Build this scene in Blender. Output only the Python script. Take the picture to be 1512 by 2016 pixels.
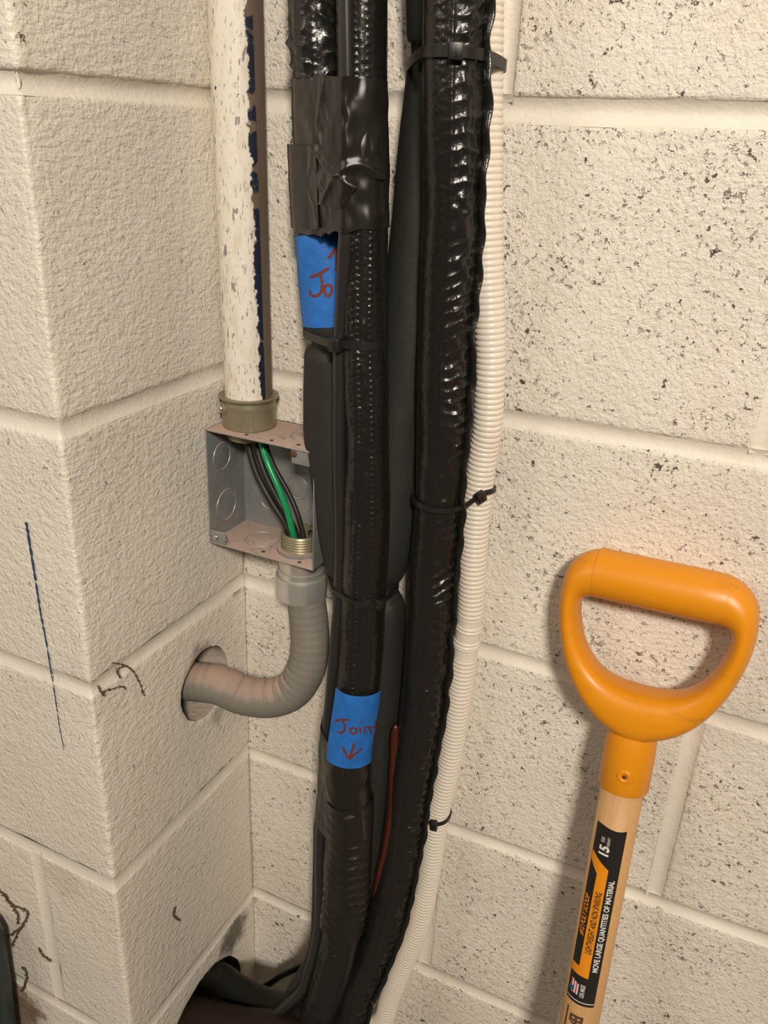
import bpy, bmesh, math, random
import numpy as np
from mathutils import Vector, Matrix

for _o in list(bpy.data.objects): bpy.data.objects.remove(_o)
SC = bpy.context.scene
COL = SC.collection
# ------------------------------------------------------------------ camera
_cam = bpy.data.cameras.new('camera'); CAM = bpy.data.objects.new('camera', _cam); COL.objects.link(CAM)
_R = [[0.8998095, 0.4341282, 0.0433082], [0.2143028, -0.3533389, -0.9106184], [-0.3800227, 0.8286642, -0.4109726]]
CAM.matrix_world = Matrix(((_R[0][0], -_R[1][0], -_R[2][0], 0.4091421), (_R[0][1], -_R[1][1], -_R[2][1], -0.5854074),
                           (_R[0][2], -_R[1][2], -_R[2][2], -0.0140993), (0, 0, 0, 1)))
_cam.sensor_fit = 'AUTO'; _cam.sensor_width = 36.0; _cam.lens = 1673.88 * 36 / 2016; _cam.clip_start = 0.02
SC.camera = CAM
# ------------------------------------------------------------------ world, light, exposure
_w = bpy.data.worlds.new('world'); SC.world = _w; _w.use_nodes = True
_w.node_tree.nodes['Background'].inputs[0].default_value = (1.0, 0.86, 0.68, 1)
_w.node_tree.nodes['Background'].inputs[1].default_value = 0.01
def area(name, loc, target, size, energy, color, spread=180):
    l = bpy.data.lights.new(name, 'AREA'); l.shape = 'RECTANGLE'; l.size, l.size_y = size; l.energy = energy; l.color = color
    l.spread = math.radians(spread)
    o = bpy.data.objects.new(name, l); COL.objects.link(o); o.location = loc
    o.rotation_euler = (Vector(target) - Vector(loc)).to_track_quat('-Z', 'Y').to_euler()
    return o
area('ceiling_light', (1.10, -1.75, 0.92), (0.3, 0.0, -0.3), (0.24, 0.24), 47, (1.0, 0.90, 0.77))
area('added_left_fill', (-1.2, -2.2, 1.15), (0.0, 0.0, -0.5), (0.8, 0.8), 20, (1.0, 0.90, 0.77))  # unseen fill lamp, added at the left to brighten the pier front
SC.view_settings.view_transform = 'Standard'; SC.view_settings.look = 'None'
SC.view_settings.gamma = 1.0; SC.view_settings.use_curve_mapping = False
SC.view_settings.exposure = 0.0
SC.cycles.use_denoising = True
SC.cycles.max_bounces = 8; SC.cycles.diffuse_bounces = 4

# ------------------------------------------------------------------ helpers
def smooth(t): return t*t*(3-2*t)
_rng=np.random.RandomState(7)
_PERM=_rng.permutation(512)
_VAL=_rng.rand(512)
def vnoise(x,y,z=0.0,seed=0):
    x,y,z=np.broadcast_arrays(np.asarray(x,float),np.asarray(y,float),np.asarray(z,float))
    xi=np.floor(x).astype(int);yi=np.floor(y).astype(int);zi=np.floor(z).astype(int)
    fx=smooth(x-xi);fy=smooth(y-yi);fz=smooth(z-zi)
    def h(a,b,c): return _VAL[_PERM[(_PERM[(_PERM[(a+seed*37)%512]+b)%512]+c)%512]]
    def lx(b,c): return h(xi,yi+b,zi+c)*(1-fx)+h(xi+1,yi+b,zi+c)*fx
    def ly(c): return lx(0,c)*(1-fy)+lx(1,c)*fy
    return (ly(0)*(1-fz)+ly(1)*fz)*2-1
def catmull(P,n):
    P=np.asarray(P,float);m=len(P)
    Q=np.vstack([2*P[0]-P[1],P,2*P[-1]-P[-2]])
    u=np.linspace(0,m-1-1e-9,n);i=u.astype(int);t=(u-i)[:,None]
    p0,p1,p2,p3=Q[i],Q[i+1],Q[i+2],Q[i+3]
    return .5*((2*p1)+(-p0+p2)*t+(2*p0-5*p1+4*p2-p3)*t**2+(-p0+3*p1-3*p2+p3)*t**3)
class Tube:
    """A swept tube: centre line, radius and a steady frame; angle 0 faces the room, +90 degrees faces +x on a falling tube."""
    def __init__(self,rows,ds=.002,front=(0,-1,0)):
        D=catmull(rows,max(400,len(rows)*60))
        L=np.r_[0,np.cumsum(np.linalg.norm(np.diff(D[:,:3],axis=0),axis=1))]
        n=max(4,int(L[-1]/ds));self.s=np.linspace(0,L[-1],n)
        D=np.stack([np.interp(self.s,L,D[:,k]) for k in range(4)],1)
        self.P=D[:,:3];self.r=D[:,3].copy()
        T=np.gradient(self.P,axis=0);T/=np.linalg.norm(T,axis=1)[:,None];self.T=T
        N=np.zeros_like(T);v=np.array(front,float)
        for i in range(n):
            v=v-T[i]*(v@T[i]);v/=np.linalg.norm(v);N[i]=v
        self.N=N;self.S=np.cross(N,T)
    def fr(self,s):
        f=lambda A:np.stack([np.interp(s,self.s,A[:,k]) for k in range(3)],-1)
        return f(self.P),f(self.N),f(self.S),np.interp(s,self.s,self.r)
    def at(self,s,th,off=0.0):
        s,th,off=np.broadcast_arrays(np.asarray(s,float),np.asarray(th,float),np.asarray(off,float))
        P,N,S,r=self.fr(s);k=(r+off)[...,None]
        return P+(N*np.cos(th)[...,None]+S*np.sin(th)[...,None])*k
    def sz(self,z):
        i=np.argsort(-self.P[:,2]);return np.interp(-z,-self.P[i,2],self.s[i])
    def circle(self,z):
        s=self.sz(z);P,N,S,r=self.fr(s);return P[0],P[1],float(r)
PATHS = {"foam_a": [[0.0999, -0.036, -0.0811, 0.0175],[0.1008, -0.036, -0.0872, 0.02],[0.1038, -0.036, -0.1186, 0.02],[0.1064, -0.036, -0.1439, 0.02],[0.1074, -0.036, -0.1519, 0.0192],[0.1075, -0.036, -0.1572, 0.016],[0.1076, -0.036, -0.1606, 0.0145],[0.1077, -0.036, -0.1636, 0.0165],[0.1074, -0.036, -0.169, 0.0197],[0.1075, -0.036, -0.1779, 0.0203],[0.1081, -0.036, -0.2299, 0.0206],[0.1143, -0.036, -0.2667, 0.0206],[0.123, -0.036, -0.3181, 0.0203],[0.1296, -0.036, -0.349, 0.0185],[0.1333, -0.037, -0.3618, 0.0165],[0.1336, -0.037, -0.3714, 0.0172],[0.1348, -0.038, -0.4052, 0.0178],[0.1338, -0.039, -0.4372, 0.018],[0.1326, -0.041, -0.477, 0.0182],[0.1303, -0.043, -0.5036, 0.0182],[0.129, -0.046, -0.5503, 0.018],[0.127, -0.05, -0.5992, 0.018],[0.1286, -0.054, -0.6488, 0.018],[0.1304, -0.059, -0.7133, 0.018],[0.1316, -0.064, -0.7459, 0.018],[0.1263, -0.07, -0.7792, 0.018],[0.1148, -0.08, -0.8125, 0.018],[0.0942, -0.086, -0.8697, 0.018],[0.045, -0.09, -0.925, 0.018],[-0.03, -0.092, -0.935, 0.018],[-0.11, -0.09, -0.935, 0.018]], "wrinkled_a": [[0.087, -0.036, 0.1914, 0.0182],[0.0895, -0.036, 0.1131, 0.0182],[0.0916, -0.036, 0.059, 0.0182],[0.0931, -0.036, 0.0332, 0.0185],[0.0948, -0.036, 0.0154, 0.0175],[0.0971, -0.036, -0.031, 0.0185],[0.0998, -0.036, -0.077, 0.0186]], "stitched_b": [[0.1281, -0.058, 0.1802, 0.0155],[0.1325, -0.058, 0.1065, 0.0155],[0.136, -0.058, 0.0557, 0.0155],[0.1379, -0.058, 0.0148, 0.0155],[0.1402, -0.058, -0.0288, 0.0155],[0.1431, -0.058, -0.0777, 0.016],[0.1456, -0.058, -0.1422, 0.016],[0.1463, -0.058, -0.151, 0.0152],[0.147, -0.058, -0.1599, 0.016],[0.1504, -0.058, -0.2156, 0.0165],[0.1533, -0.059, -0.2752, 0.0172],[0.1541, -0.06, -0.3176, 0.0178],[0.1537, -0.06, -0.3424, 0.0175],[0.1545, -0.062, -0.3856, 0.0178],[0.1541, -0.065, -0.4352, 0.0182],[0.1498, -0.069, -0.5054, 0.0186],[0.1551, -0.074, -0.5618, 0.019],[0.1568, -0.078, -0.6173, 0.019],[0.1568, -0.083, -0.6891, 0.0185],[0.1492, -0.091, -0.7602, 0.018],[0.1375, -0.097, -0.8113, 0.018],[0.118, -0.1, -0.8668, 0.018],[0.05, -0.105, -0.94, 0.018],[-0.03, -0.11, -0.945, 0.018],[-0.11, -0.108, -0.945, 0.018]], "cable_c": [[0.1287, -0.073, 0.1755, 0.0049],[0.132, -0.073, 0.1035, 0.0049],[0.134, -0.073, 0.0538, 0.0049],[0.1359, -0.073, 0.0143, 0.0049],[0.1367, -0.073, -0.0289, 0.0049],[0.1374, -0.073, -0.0761, 0.0049],[0.1344, -0.07, -0.1244, 0.0049],[0.1324, -0.068, -0.1511, 0.0049],[0.1328, -0.068, -0.1818, 0.0049],[0.1337, -0.068, -0.2354, 0.0047],[0.1356, -0.067, -0.2975, 0.0047],[0.1354, -0.066, -0.3493, 0.0047],[0.1347, -0.068, -0.3885, 0.0047],[0.1326, -0.07, -0.4397, 0.0047],[0.1292, -0.071, -0.4908, 0.0047],[0.128, -0.072, -0.5306, 0.0047],[0.128, -0.076, -0.5844, 0.0047],[0.1298, -0.08, -0.629, 0.0047],[0.1321, -0.084, -0.7019, 0.0047],[0.1267, -0.095, -0.7586, 0.0047],[0.1122, -0.105, -0.7992, 0.0047],[0.03, -0.125, -0.905, 0.0047],[-0.03, -0.125, -0.91, 0.0047],[-0.11, -0.12, -0.91, 0.0047]], "foam_d": [[0.1633, -0.024, 0.1873, 0.02],[0.1678, -0.024, 0.1117, 0.02],[0.1717, -0.024, 0.0595, 0.02],[0.1734, -0.024, 0.0375, 0.019],[0.173, -0.024, 0.0324, 0.0165],[0.1733, -0.024, 0.029, 0.0155],[0.1732, -0.024, 0.0256, 0.017],[0.1732, -0.024, 0.0204, 0.019],[0.1735, -0.024, 0.0074, 0.02],[0.1716, -0.0245, -0.0276, 0.0205],[0.1702, -0.025, -0.0645, 0.0207],[0.1673, -0.0265, -0.1269, 0.0207],[0.1649, -0.028, -0.1823, 0.0207],[0.1634, -0.03, -0.2212, 0.0205],[0.164, -0.031, -0.262, 0.0205],[0.162, -0.033, -0.3051, 0.0203],[0.1589, -0.034, -0.3327, 0.0185],[0.1565, -0.034, -0.3496, 0.0135],[0.1568, -0.034, -0.3566, 0.0135],[0.1582, -0.034, -0.3657, 0.0165],[0.1613, -0.034, -0.3818, 0.0182],[0.1624, -0.036, -0.4449, 0.0182],[0.1623, -0.038, -0.4959, 0.018],[0.1623, -0.042, -0.5556, 0.018],[0.1617, -0.047, -0.644, 0.018],[0.1546, -0.061, -0.7345, 0.018],[0.141, -0.075, -0.7989, 0.018],[0.1151, -0.08, -0.8713, 0.018],[0.045, -0.075, -0.94, 0.018],[-0.03, -0.072, -0.945, 0.018],[-0.11, -0.07, -0.945, 0.018]], "wrinkled_e": [[0.1886, -0.058, 0.174, 0.0196],[0.1943, -0.058, 0.1035, 0.0196],[0.1981, -0.058, 0.0549, 0.0196],[0.1993, -0.058, 0.0291, 0.0194],[0.2019, -0.058, -0.0062, 0.0196],[0.2038, -0.055, -0.0551, 0.0196],[0.2038, -0.053, -0.0861, 0.0196],[0.2036, -0.049, -0.1534, 0.019],[0.2055, -0.046, -0.2279, 0.0186],[0.206, -0.045, -0.2601, 0.0178],[0.2049, -0.043, -0.3118, 0.0184],[0.2048, -0.041, -0.3578, 0.0186],[0.204, -0.04, -0.4278, 0.0187],[0.2004, -0.041, -0.4924, 0.0187],[0.1975, -0.043, -0.5396, 0.0187],[0.1956, -0.045, -0.5845, 0.0187],[0.1936, -0.048, -0.6221, 0.0187],[0.1901, -0.055, -0.6708, 0.0187],[0.1826, -0.063, -0.7237, 0.0187],[0.1689, -0.072, -0.7755, 0.0187],[0.1473, -0.085, -0.8353, 0.0187],[-0.03, -0.105, -0.948, 0.018],[-0.11, -0.105, -0.95, 0.018]], "corrugated_hose": [[0.1949, -0.034, 0.1809, 0.0103],[0.202, -0.034, 0.108, 0.0103],[0.2069, -0.034, 0.0578, 0.0103],[0.2131, -0.034, -0.0052, 0.0103],[0.2206, -0.034, -0.0746, 0.0103],[0.2298, -0.033, -0.1458, 0.0103],[0.2316, -0.032, -0.1743, 0.0103],[0.2324, -0.03, -0.2045, 0.0103],[0.2306, -0.028, -0.2247, 0.0103],[0.2288, -0.026, -0.264, 0.0103],[0.2294, -0.024, -0.3139, 0.0103],[0.2308, -0.022, -0.3599, 0.0103],[0.2296, -0.021, -0.3895, 0.0103],[0.228, -0.02, -0.432, 0.0103],[0.225, -0.018, -0.4993, 0.0103],[0.2205, -0.017, -0.5504, 0.0103],[0.2166, -0.0165, -0.5866, 0.0103],[0.2141, -0.016, -0.6547, 0.0103],[0.2079, -0.017, -0.7291, 0.0103],[0.194, -0.018, -0.7982, 0.0103],[0.1833, -0.019, -0.8517, 0.0103],[0.1726, -0.021, -0.8976, 0.0103],[0.125, -0.029, -0.935, 0.0103],[0.08, -0.044, -0.965, 0.0103],[0.02, -0.058, -0.957, 0.0103],[-0.04, -0.064, -0.947, 0.0103],[-0.11, -0.064, -0.945, 0.0103]], "flexible_conduit": [[0.0779, -0.028, -0.377, 0.0165],[0.0815, -0.028, -0.3835, 0.0165],[0.0848, -0.029, -0.3973, 0.0166],[0.0881, -0.031, -0.4159, 0.0168],[0.0906, -0.034, -0.4345, 0.0169],[0.0889, -0.038, -0.4558, 0.017],[0.0788, -0.043, -0.4776, 0.0172],[0.0605, -0.05, -0.4891, 0.0173],[0.0357, -0.058, -0.4901, 0.0174],[0.012, -0.066, -0.4815, 0.0174],[-0.02, -0.072, -0.484, 0.0174],[-0.09, -0.08, -0.486, 0.0174]], "thin_cable": [[0.1335, -0.052, -0.7696, 0.0034],[0.1064, -0.045, -0.81, 0.0034],[0.0631, -0.036, -0.8687, 0.0034],[0.0221, -0.031, -0.9236, 0.0034],[-0.02, -0.034, -0.92, 0.0034],[-0.1, -0.036, -0.925, 0.0034]], "white_cord": [[0.2052, -0.031, -0.6764, 0.003],[0.199, -0.033, -0.7185, 0.003],[0.1916, -0.035, -0.756, 0.003],[0.1785, -0.038, -0.8047, 0.0034],[0.1634, -0.043, -0.8468, 0.0042],[0.1522, -0.048, -0.8814, 0.005],[0.07, -0.06, -0.945, 0.005],[0.01, -0.075, -0.955, 0.005],[-0.08, -0.075, -0.96, 0.005]], "brown_strip": [[0.1838, -0.05, -0.4711, 0.0012],[0.1845, -0.0515, -0.4804, 0.0036],[0.1858, -0.053, -0.5087, 0.0044],[0.1879, -0.055, -0.5399, 0.0044],[0.1882, -0.058, -0.5661, 0.0038],[0.1858, -0.062, -0.5995, 0.0032],[0.183, -0.066, -0.6279, 0.0026],[0.1787, -0.066, -0.6587, 0.0015]], "bottom_tube": [[-0.11, -0.075, -0.862, 0.015],[-0.05, -0.076, -0.864, 0.015],[0.0011, -0.074, -0.8654, 0.015],[0.0266, -0.078, -0.8642, 0.015],[0.0612, -0.083, -0.8561, 0.015],[0.0969, -0.09, -0.8353, 0.015],[0.1277, -0.097, -0.8103, 0.012],[0.1477, -0.092, -0.8035, 0.009]], "brown_tube": [[-0.11, -0.118, -0.888, 0.022],[-0.05, -0.118, -0.888, 0.022],[0.0111, -0.118, -0.876, 0.022],[0.0596, -0.118, -0.8594, 0.023],[0.1143, -0.118, -0.8338, 0.023],[0.1478, -0.116, -0.8552, 0.022],[0.128, -0.095, -1.03, 0.021],[0.14, -0.075, -1.15, 0.021],[0.142, -0.07, -1.27, 0.021],[0.142, -0.07, -1.362, 0.021]], "ink_word_1": [[[0.0301, -0.106],[0.0281, 0.241],[0.024, 0.61]],[[0.0281, 0.296],[0.0351, 0.341],[0.0411, 0.246],[0.0431, 0.044],[0.0421, -0.122],[0.0391, -0.131]],[[0.0351, 0.521],[0.0371, 0.406],[0.0411, 0.409],[0.0431, 0.512],[0.0411, 0.627],[0.0371, 0.64],[0.0351, 0.54]],[[0.0321, 0.825],[0.0381, 0.823],[0.0431, 0.843]]], "ink_arrow_1": [[[0.0271, 0.84],[0.019, 0.863],[0.013, 0.864]],[[0.018, 0.595],[0.015, 0.712],[0.012, 0.865],[0.016, 0.987]]], "ink_word_2": [[[0.6409, -0.36],[0.6359, -0.067],[0.6329, 0.282]],[[0.6359, 0.014],[0.6419, 0.134],[0.6479, 0.056],[0.6489, -0.181]],[[0.6399, 0.471],[0.6419, 0.35],[0.6459, 0.423],[0.6459, 0.559],[0.6419, 0.58],[0.6399, 0.471]],[[0.6389, 0.673],[0.6459, 0.768]],[[0.6339, 0.708],[0.6349, 0.738]],[[0.6469, 0.955],[0.6409, 0.931],[0.6419, 1.104],[0.6519, 1.352]],[[0.6369, 1.401],[0.6469, 1.542],[0.6559, 1.58]],[[0.6429, 1.225],[0.6469, 1.797]]], "ink_arrow_2": [[[0.6549, 0.577],[0.6629, 0.535],[0.6709, 0.466]],[[0.6609, 0.149],[0.6669, 0.3],[0.6719, 0.469],[0.6669, 0.649],[0.6619, 0.938]]], "web_return": [[[0.0012, -0.1785, -0.3944],[0.0012, -0.1666, -0.4038],[0.0012, -0.158, -0.4148],[0.0012, -0.1519, -0.4298],[0.0012, -0.148, -0.4448]],[[0.0012, -0.1666, -0.4038],[0.0012, -0.1751, -0.4034],[0.0012, -0.1728, -0.4119]],[[0.0012, -0.1961, -0.4043],[0.0012, -0.1929, -0.4124],[0.0012, -0.185, -0.4151],[0.0012, -0.1716, -0.4208],[0.0012, -0.168, -0.425]],[[0.0012, -0.1929, -0.4124],[0.0012, -0.1908, -0.417]]], "web_front": [[[-0.1468, -0.2033, -0.6882],[-0.1403, -0.2033, -0.6887],[-0.1381, -0.2033, -0.6942],[-0.1322, -0.2033, -0.6976],[-0.1142, -0.2033, -0.6952],[-0.1151, -0.2033, -0.7036],[-0.1211, -0.2033, -0.7157],[-0.1278, -0.2033, -0.7277],[-0.1377, -0.2033, -0.7458],[-0.1445, -0.2033, -0.7603]],[[-0.1355, -0.2033, -0.6981],[-0.1281, -0.2033, -0.7075],[-0.1291, -0.2033, -0.7202]],[[-0.1275, -0.2033, -0.7261],[-0.1459, -0.2033, -0.7463]]], "web_front_2": [[[-0.1354, -0.2033, -0.7851],[-0.1311, -0.2033, -0.7876],[-0.1322, -0.2033, -0.7978],[-0.1375, -0.2033, -0.8122],[-0.1428, -0.2033, -0.823]]], "web_front_3": [[[-0.1057, -0.2033, -0.7397],[-0.1046, -0.2033, -0.7454],[-0.0988, -0.2033, -0.7496],[-0.0919, -0.2033, -0.7503]]], "insect": [[[0.0012, -0.1307, -0.7016],[0.0012, -0.1341, -0.705],[0.0012, -0.1327, -0.7146],[0.0012, -0.1259, -0.7252]]], "dirt_corner": [[[0.0012, -0.0147, -0.3916],[0.0012, -0.0181, -0.3954],[0.0012, -0.0035, -0.3985],[0.0012, -0.0066, -0.3928]]], "streak": [[-0.0414, -0.2033, -0.2762],[-0.041, -0.2033, -0.2908],[-0.0404, -0.2033, -0.313],[-0.0401, -0.2033, -0.3347],[-0.0397, -0.2033, -0.3531],[-0.0383, -0.2033, -0.3725],[-0.0376, -0.2033, -0.4004],[-0.0372, -0.2033, -0.411],[-0.0369, -0.2033, -0.4322],[-0.0368, -0.2033, -0.4527],[-0.0352, -0.2033, -0.474]], "web_conduit": [[[-0.0106, -0.001, -0.5709],[-0.0069, -0.001, -0.5747],[-0.0084, -0.001, -0.583],[-0.0124, -0.001, -0.5898]],[[-0.0069, -0.001, -0.5747],[-0.0018, -0.001, -0.5695]],[[-0.0146, -0.001, -0.5802],[-0.0173, -0.001, -0.5865]]]}
BASE = {}
def thing(name, label, cat, loc=(0, 0, 0), group=None):
    o = bpy.data.objects.new(name, None); COL.objects.link(o); o.location = loc; o.empty_display_size = .02
    o['label'] = label; o['category'] = cat
    if group: o['group'] = group
    BASE[o] = np.array(loc, float)
    return o
def tag(o, label, cat, group=None):
    o['label'] = label; o['category'] = cat
    if group: o['group'] = group
    return o
def mk(name, V, F, mat, parent=None, smooth=True, st=None, sharp=None):
    V = np.asarray(V, float)
    base = BASE[parent] if parent is not None else np.zeros(3)
    if parent is None:
        base = np.array([(V[:, 0].min() + V[:, 0].max()) / 2, (V[:, 1].min() + V[:, 1].max()) / 2, V[:, 2].min()])
    me = bpy.data.meshes.new(name)
    me.from_pydata((V - base).tolist(), [], F.tolist() if hasattr(F, 'tolist') else F)
    if st is not None:
        a = me.attributes.new('st', 'FLOAT_VECTOR', 'POINT'); a.data.foreach_set('vector', np.asarray(st, float).ravel())
    if smooth: me.polygons.foreach_set('use_smooth', [True] * len(me.polygons))
    me.materials.append(mat); me.update()
    o = bpy.data.objects.new(name, me); COL.objects.link(o)
    if parent is not None:
        o.parent = parent
    else:
        o.location = base
    BASE[o] = base
    if sharp:
        me.set_sharp_from_angle(angle=math.radians(sharp))
    return o
class Acc:
    def __init__(s): s.V = []; s.F = []; s.n = 0
    def add(s, V, F):
        V = [tuple(v) for v in V]; s.V += V; s.F += [tuple(i + s.n for i in f) for f in (F.tolist() if hasattr(F, 'tolist') else F)]; s.n += len(V); return s
def grid_faces(n, m, wrap=False):
    i, j = np.meshgrid(np.arange(n - 1), np.arange(m if wrap else m - 1), indexing='ij')
    j2 = (j + 1) % m
    return np.stack([i * m + j, (i + 1) * m + j, (i + 1) * m + j2, i * m + j2], -1).reshape(-1, 4)
def box(c, h, R=None):
    V = np.array([[x, y, z] for x in (-1, 1) for y in (-1, 1) for z in (-1, 1)], float) * np.array(h)
    if R is not None: V = V @ np.array(R)
    F = [(0, 1, 3, 2), (4, 6, 7, 5), (0, 4, 5, 1), (2, 3, 7, 6), (0, 2, 6, 4), (1, 5, 7, 3)]
    return V + np.array(c), F
def bevel_box(name, c, h, mat, parent=None, bev=.0006, R=None, seg=2):
    V, F = box(c, h, R)
    o = mk(name, V, F, mat, parent)
    m = o.modifiers.new('bevel', 'BEVEL'); m.width = bev; m.segments = seg; m.limit_method = 'ANGLE'
    return o
def lathe(axis0, axisdir, prof, n=40, u=None, closed_caps=True):
    """prof: list of (radius, height along axis)."""
    w = np.array(axisdir, float); w /= np.linalg.norm(w)
    a = np.array(u if u is not None else ((1, 0, 0) if abs(w[0]) < .9 else (0, 1, 0)), float); a -= w * (a @ w); a /= np.linalg.norm(a); b = np.cross(w, a)
    th = np.linspace(0, 2 * np.pi, n, endpoint=False)
    V = []
    for r, h in prof:
        V.append(np.array(axis0) + w * h + r * (a * np.cos(th)[:, None] + b * np.sin(th)[:, None]))
    V = np.concatenate(V); m = len(prof)
    F = [tuple(f) for f in grid_faces(m, n, True)]
    if closed_caps:
        F.append(tuple(range(n))); F.append(tuple(range((m - 1) * n, m * n))[::-1])
    return V, F
def torus_path(P, r, n=8, closed=True, radii=None):
    P = np.asarray(P, float); m = len(P)
    T = (np.roll(P, -1, 0) - np.roll(P, 1, 0)) if closed else np.gradient(P, axis=0)
    T /= np.linalg.norm(T, axis=1)[:, None]
    v = np.array((0, 0, 1.)) if abs(T[0][2]) < .9 else np.array((0, 1., 0)); V = []
    for i in range(m):
        v = v - T[i] * (v @ T[i]); v /= np.linalg.norm(v); b = np.cross(T[i], v)
        rr = radii[i] if radii is not None else r
        for k in range(n):
            t = 2 * math.pi * k / n; V.append(P[i] + rr * (v * math.cos(t) + b * math.sin(t)))
    F = []
    for i in range(m if closed else m - 1):
        for k in range(n):
            F.append((i * n + k, i * n + (k + 1) % n, ((i + 1) % m) * n + (k + 1) % n, ((i + 1) % m) * n + k))
    if not closed:
        F.append(tuple(range(n))[::-1]); F.append(tuple(range((m - 1) * n, m * n)))
    return V, F
def tube_mesh(name, tb, mat, parent=None, nth=48, s0=None, s1=None, th0=-math.pi, th1=math.pi, dr=None, off=0.0, ds=.002, cap=True):
    s0 = 0 if s0 is None else s0; s1 = tb.s[-1] if s1 is None else s1
    closed = th1 - th0 > 6.28
    s = np.linspace(s0, s1, max(2, int((s1 - s0) / ds)))
    th = np.linspace(th0, th1, nth, endpoint=not closed)
    Sg, Tg = np.meshgrid(s, th, indexing='ij')
    d = np.full(Sg.shape, float(off)) if dr is None else dr(Sg, Tg) + off
    V = tb.at(Sg, Tg, d).reshape(-1, 3)
    F = grid_faces(len(s), nth, closed).tolist()
    if closed and cap:
        F.append(tuple(range(nth))); F.append(tuple(range((len(s) - 1) * nth, len(s) * nth))[::-1])
    st = np.stack([Tg, Sg, d], -1).reshape(-1, 3)
    return mk(name, V, F, mat, parent, True, st)
def ribbon_strokes(polys, width, at):
    """polys: polylines in surface coordinates; at(a,b)->(point, normal). Flat brush strokes lying on a surface."""
    A = Acc()
    for pl in polys:
        P = catmull(np.array(pl, float), max(6, 6 * len(pl))) if len(pl) > 2 else np.linspace(pl[0], pl[1], 8)
        pts = []; nr = []
        for a, b in P:
            p, n = at(a, b); pts.append(p); nr.append(n)
        pts = np.array(pts); nr = np.array(nr); T = np.gradient(pts, axis=0); T /= np.linalg.norm(T, axis=1)[:, None] + 1e-9
        S = np.cross(nr, T); S /= np.linalg.norm(S, axis=1)[:, None]
        k = len(pts); wv = np.full(k, width / 2); wv[0] *= .55; wv[-1] *= .55
        wv *= 1 + .18 * np.sin(np.arange(k) * 1.7 + len(pl))
        V = np.empty((2 * k, 3)); V[0::2] = pts - S * wv[:, None]; V[1::2] = pts + S * wv[:, None]
        F = [(2 * i, 2 * i + 1, 2 * i + 3, 2 * i + 2) for i in range(k - 1)]
        F = [f[::-1] for f in F]
        A.add(V, F)
    return A
def hull_R(circs, phi, off=0.0):
    """Support of the convex hull of circles (x,y,r), as polar radius about its centroid; phi=0 faces -y, +90deg faces +x."""
    t = np.linspace(0, 2 * np.pi, 40, endpoint=False)
    P = np.concatenate([np.stack([x + r * np.cos(t), y + r * np.sin(t)], 1) for x, y, r in circs])
    P = P[np.lexsort((P[:, 1], P[:, 0]))]
    def half(Q):
        h = []
        for p in Q:
            while len(h) >= 2 and (h[-1][0] - h[-2][0]) * (p[1] - h[-2][1]) - (h[-1][1] - h[-2][1]) * (p[0] - h[-2][0]) <= 0: h.pop()
            h.append(p)
        return h
    lo = half(list(P)); up = half(list(P[::-1])); H = np.array(lo[:-1] + up[:-1])
    c = np.array([np.mean([q[0] for q in circs]), np.mean([q[1] for q in circs])])
    E = np.roll(H, -1, 0) - H; n = np.stack([E[:, 1], -E[:, 0]], 1); ln = np.linalg.norm(n, axis=1); ok = ln > 1e-7; n = n[ok] / ln[ok][:, None]
    h = ((H[ok] - c) * n).sum(1)
    D = np.stack([np.sin(phi), -np.cos(phi)], 1); q = D @ n.T
    R = np.where(q > 1e-6, h[None] / np.maximum(q, 1e-6), 1e9).min(1)
    return c, R + off, D
def hull_sheet(name, tubes, mat, parent, z_top, z_bot, phi0=-math.pi, phi1=math.pi, nphi=120, nz=90, off=.0006, dr=None):
    closed = phi1 - phi0 > 6.28
    phi = np.linspace(phi0, phi1, nphi, endpoint=not closed)
    zt = z_top(phi) if callable(z_top) else np.full(nphi, z_top); zb = z_bot(phi) if callable(z_bot) else np.full(nphi, z_bot)
    zs = np.linspace(max(zt), min(zb), 40)
    C = []; RR = []
    for z in zs:
        c, R, D = hull_R([t.circle(z) for t in tubes], phi, off); C.append(c); RR.append(R)
    C = np.array(C); RR = np.array(RR)
    V = []; st = []
    for i in range(nz):
        z = zt + (zb - zt) * i / (nz - 1)
        f = np.clip((zs[0] - z) / (zs[0] - zs[-1]), 0, 1) * 39; a = np.minimum(f.astype(int), 38); w = f - a; j = np.arange(nphi)
        R = RR[a, j] * (1 - w) + RR[a + 1, j] * w; c = C[a] * (1 - w)[:, None] + C[a + 1] * w[:, None]
        if dr is not None: R = R + dr(z, phi, i / (nz - 1))
        V.append(np.stack([c[:, 0] + D[:, 0] * R, c[:, 1] + D[:, 1] * R, z], 1)); st.append(np.stack([phi * .04, z, z * 0], 1))
    return mk(name, np.concatenate(V), grid_faces(nz, nphi, closed), mat, parent, True, np.concatenate(st))
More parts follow.
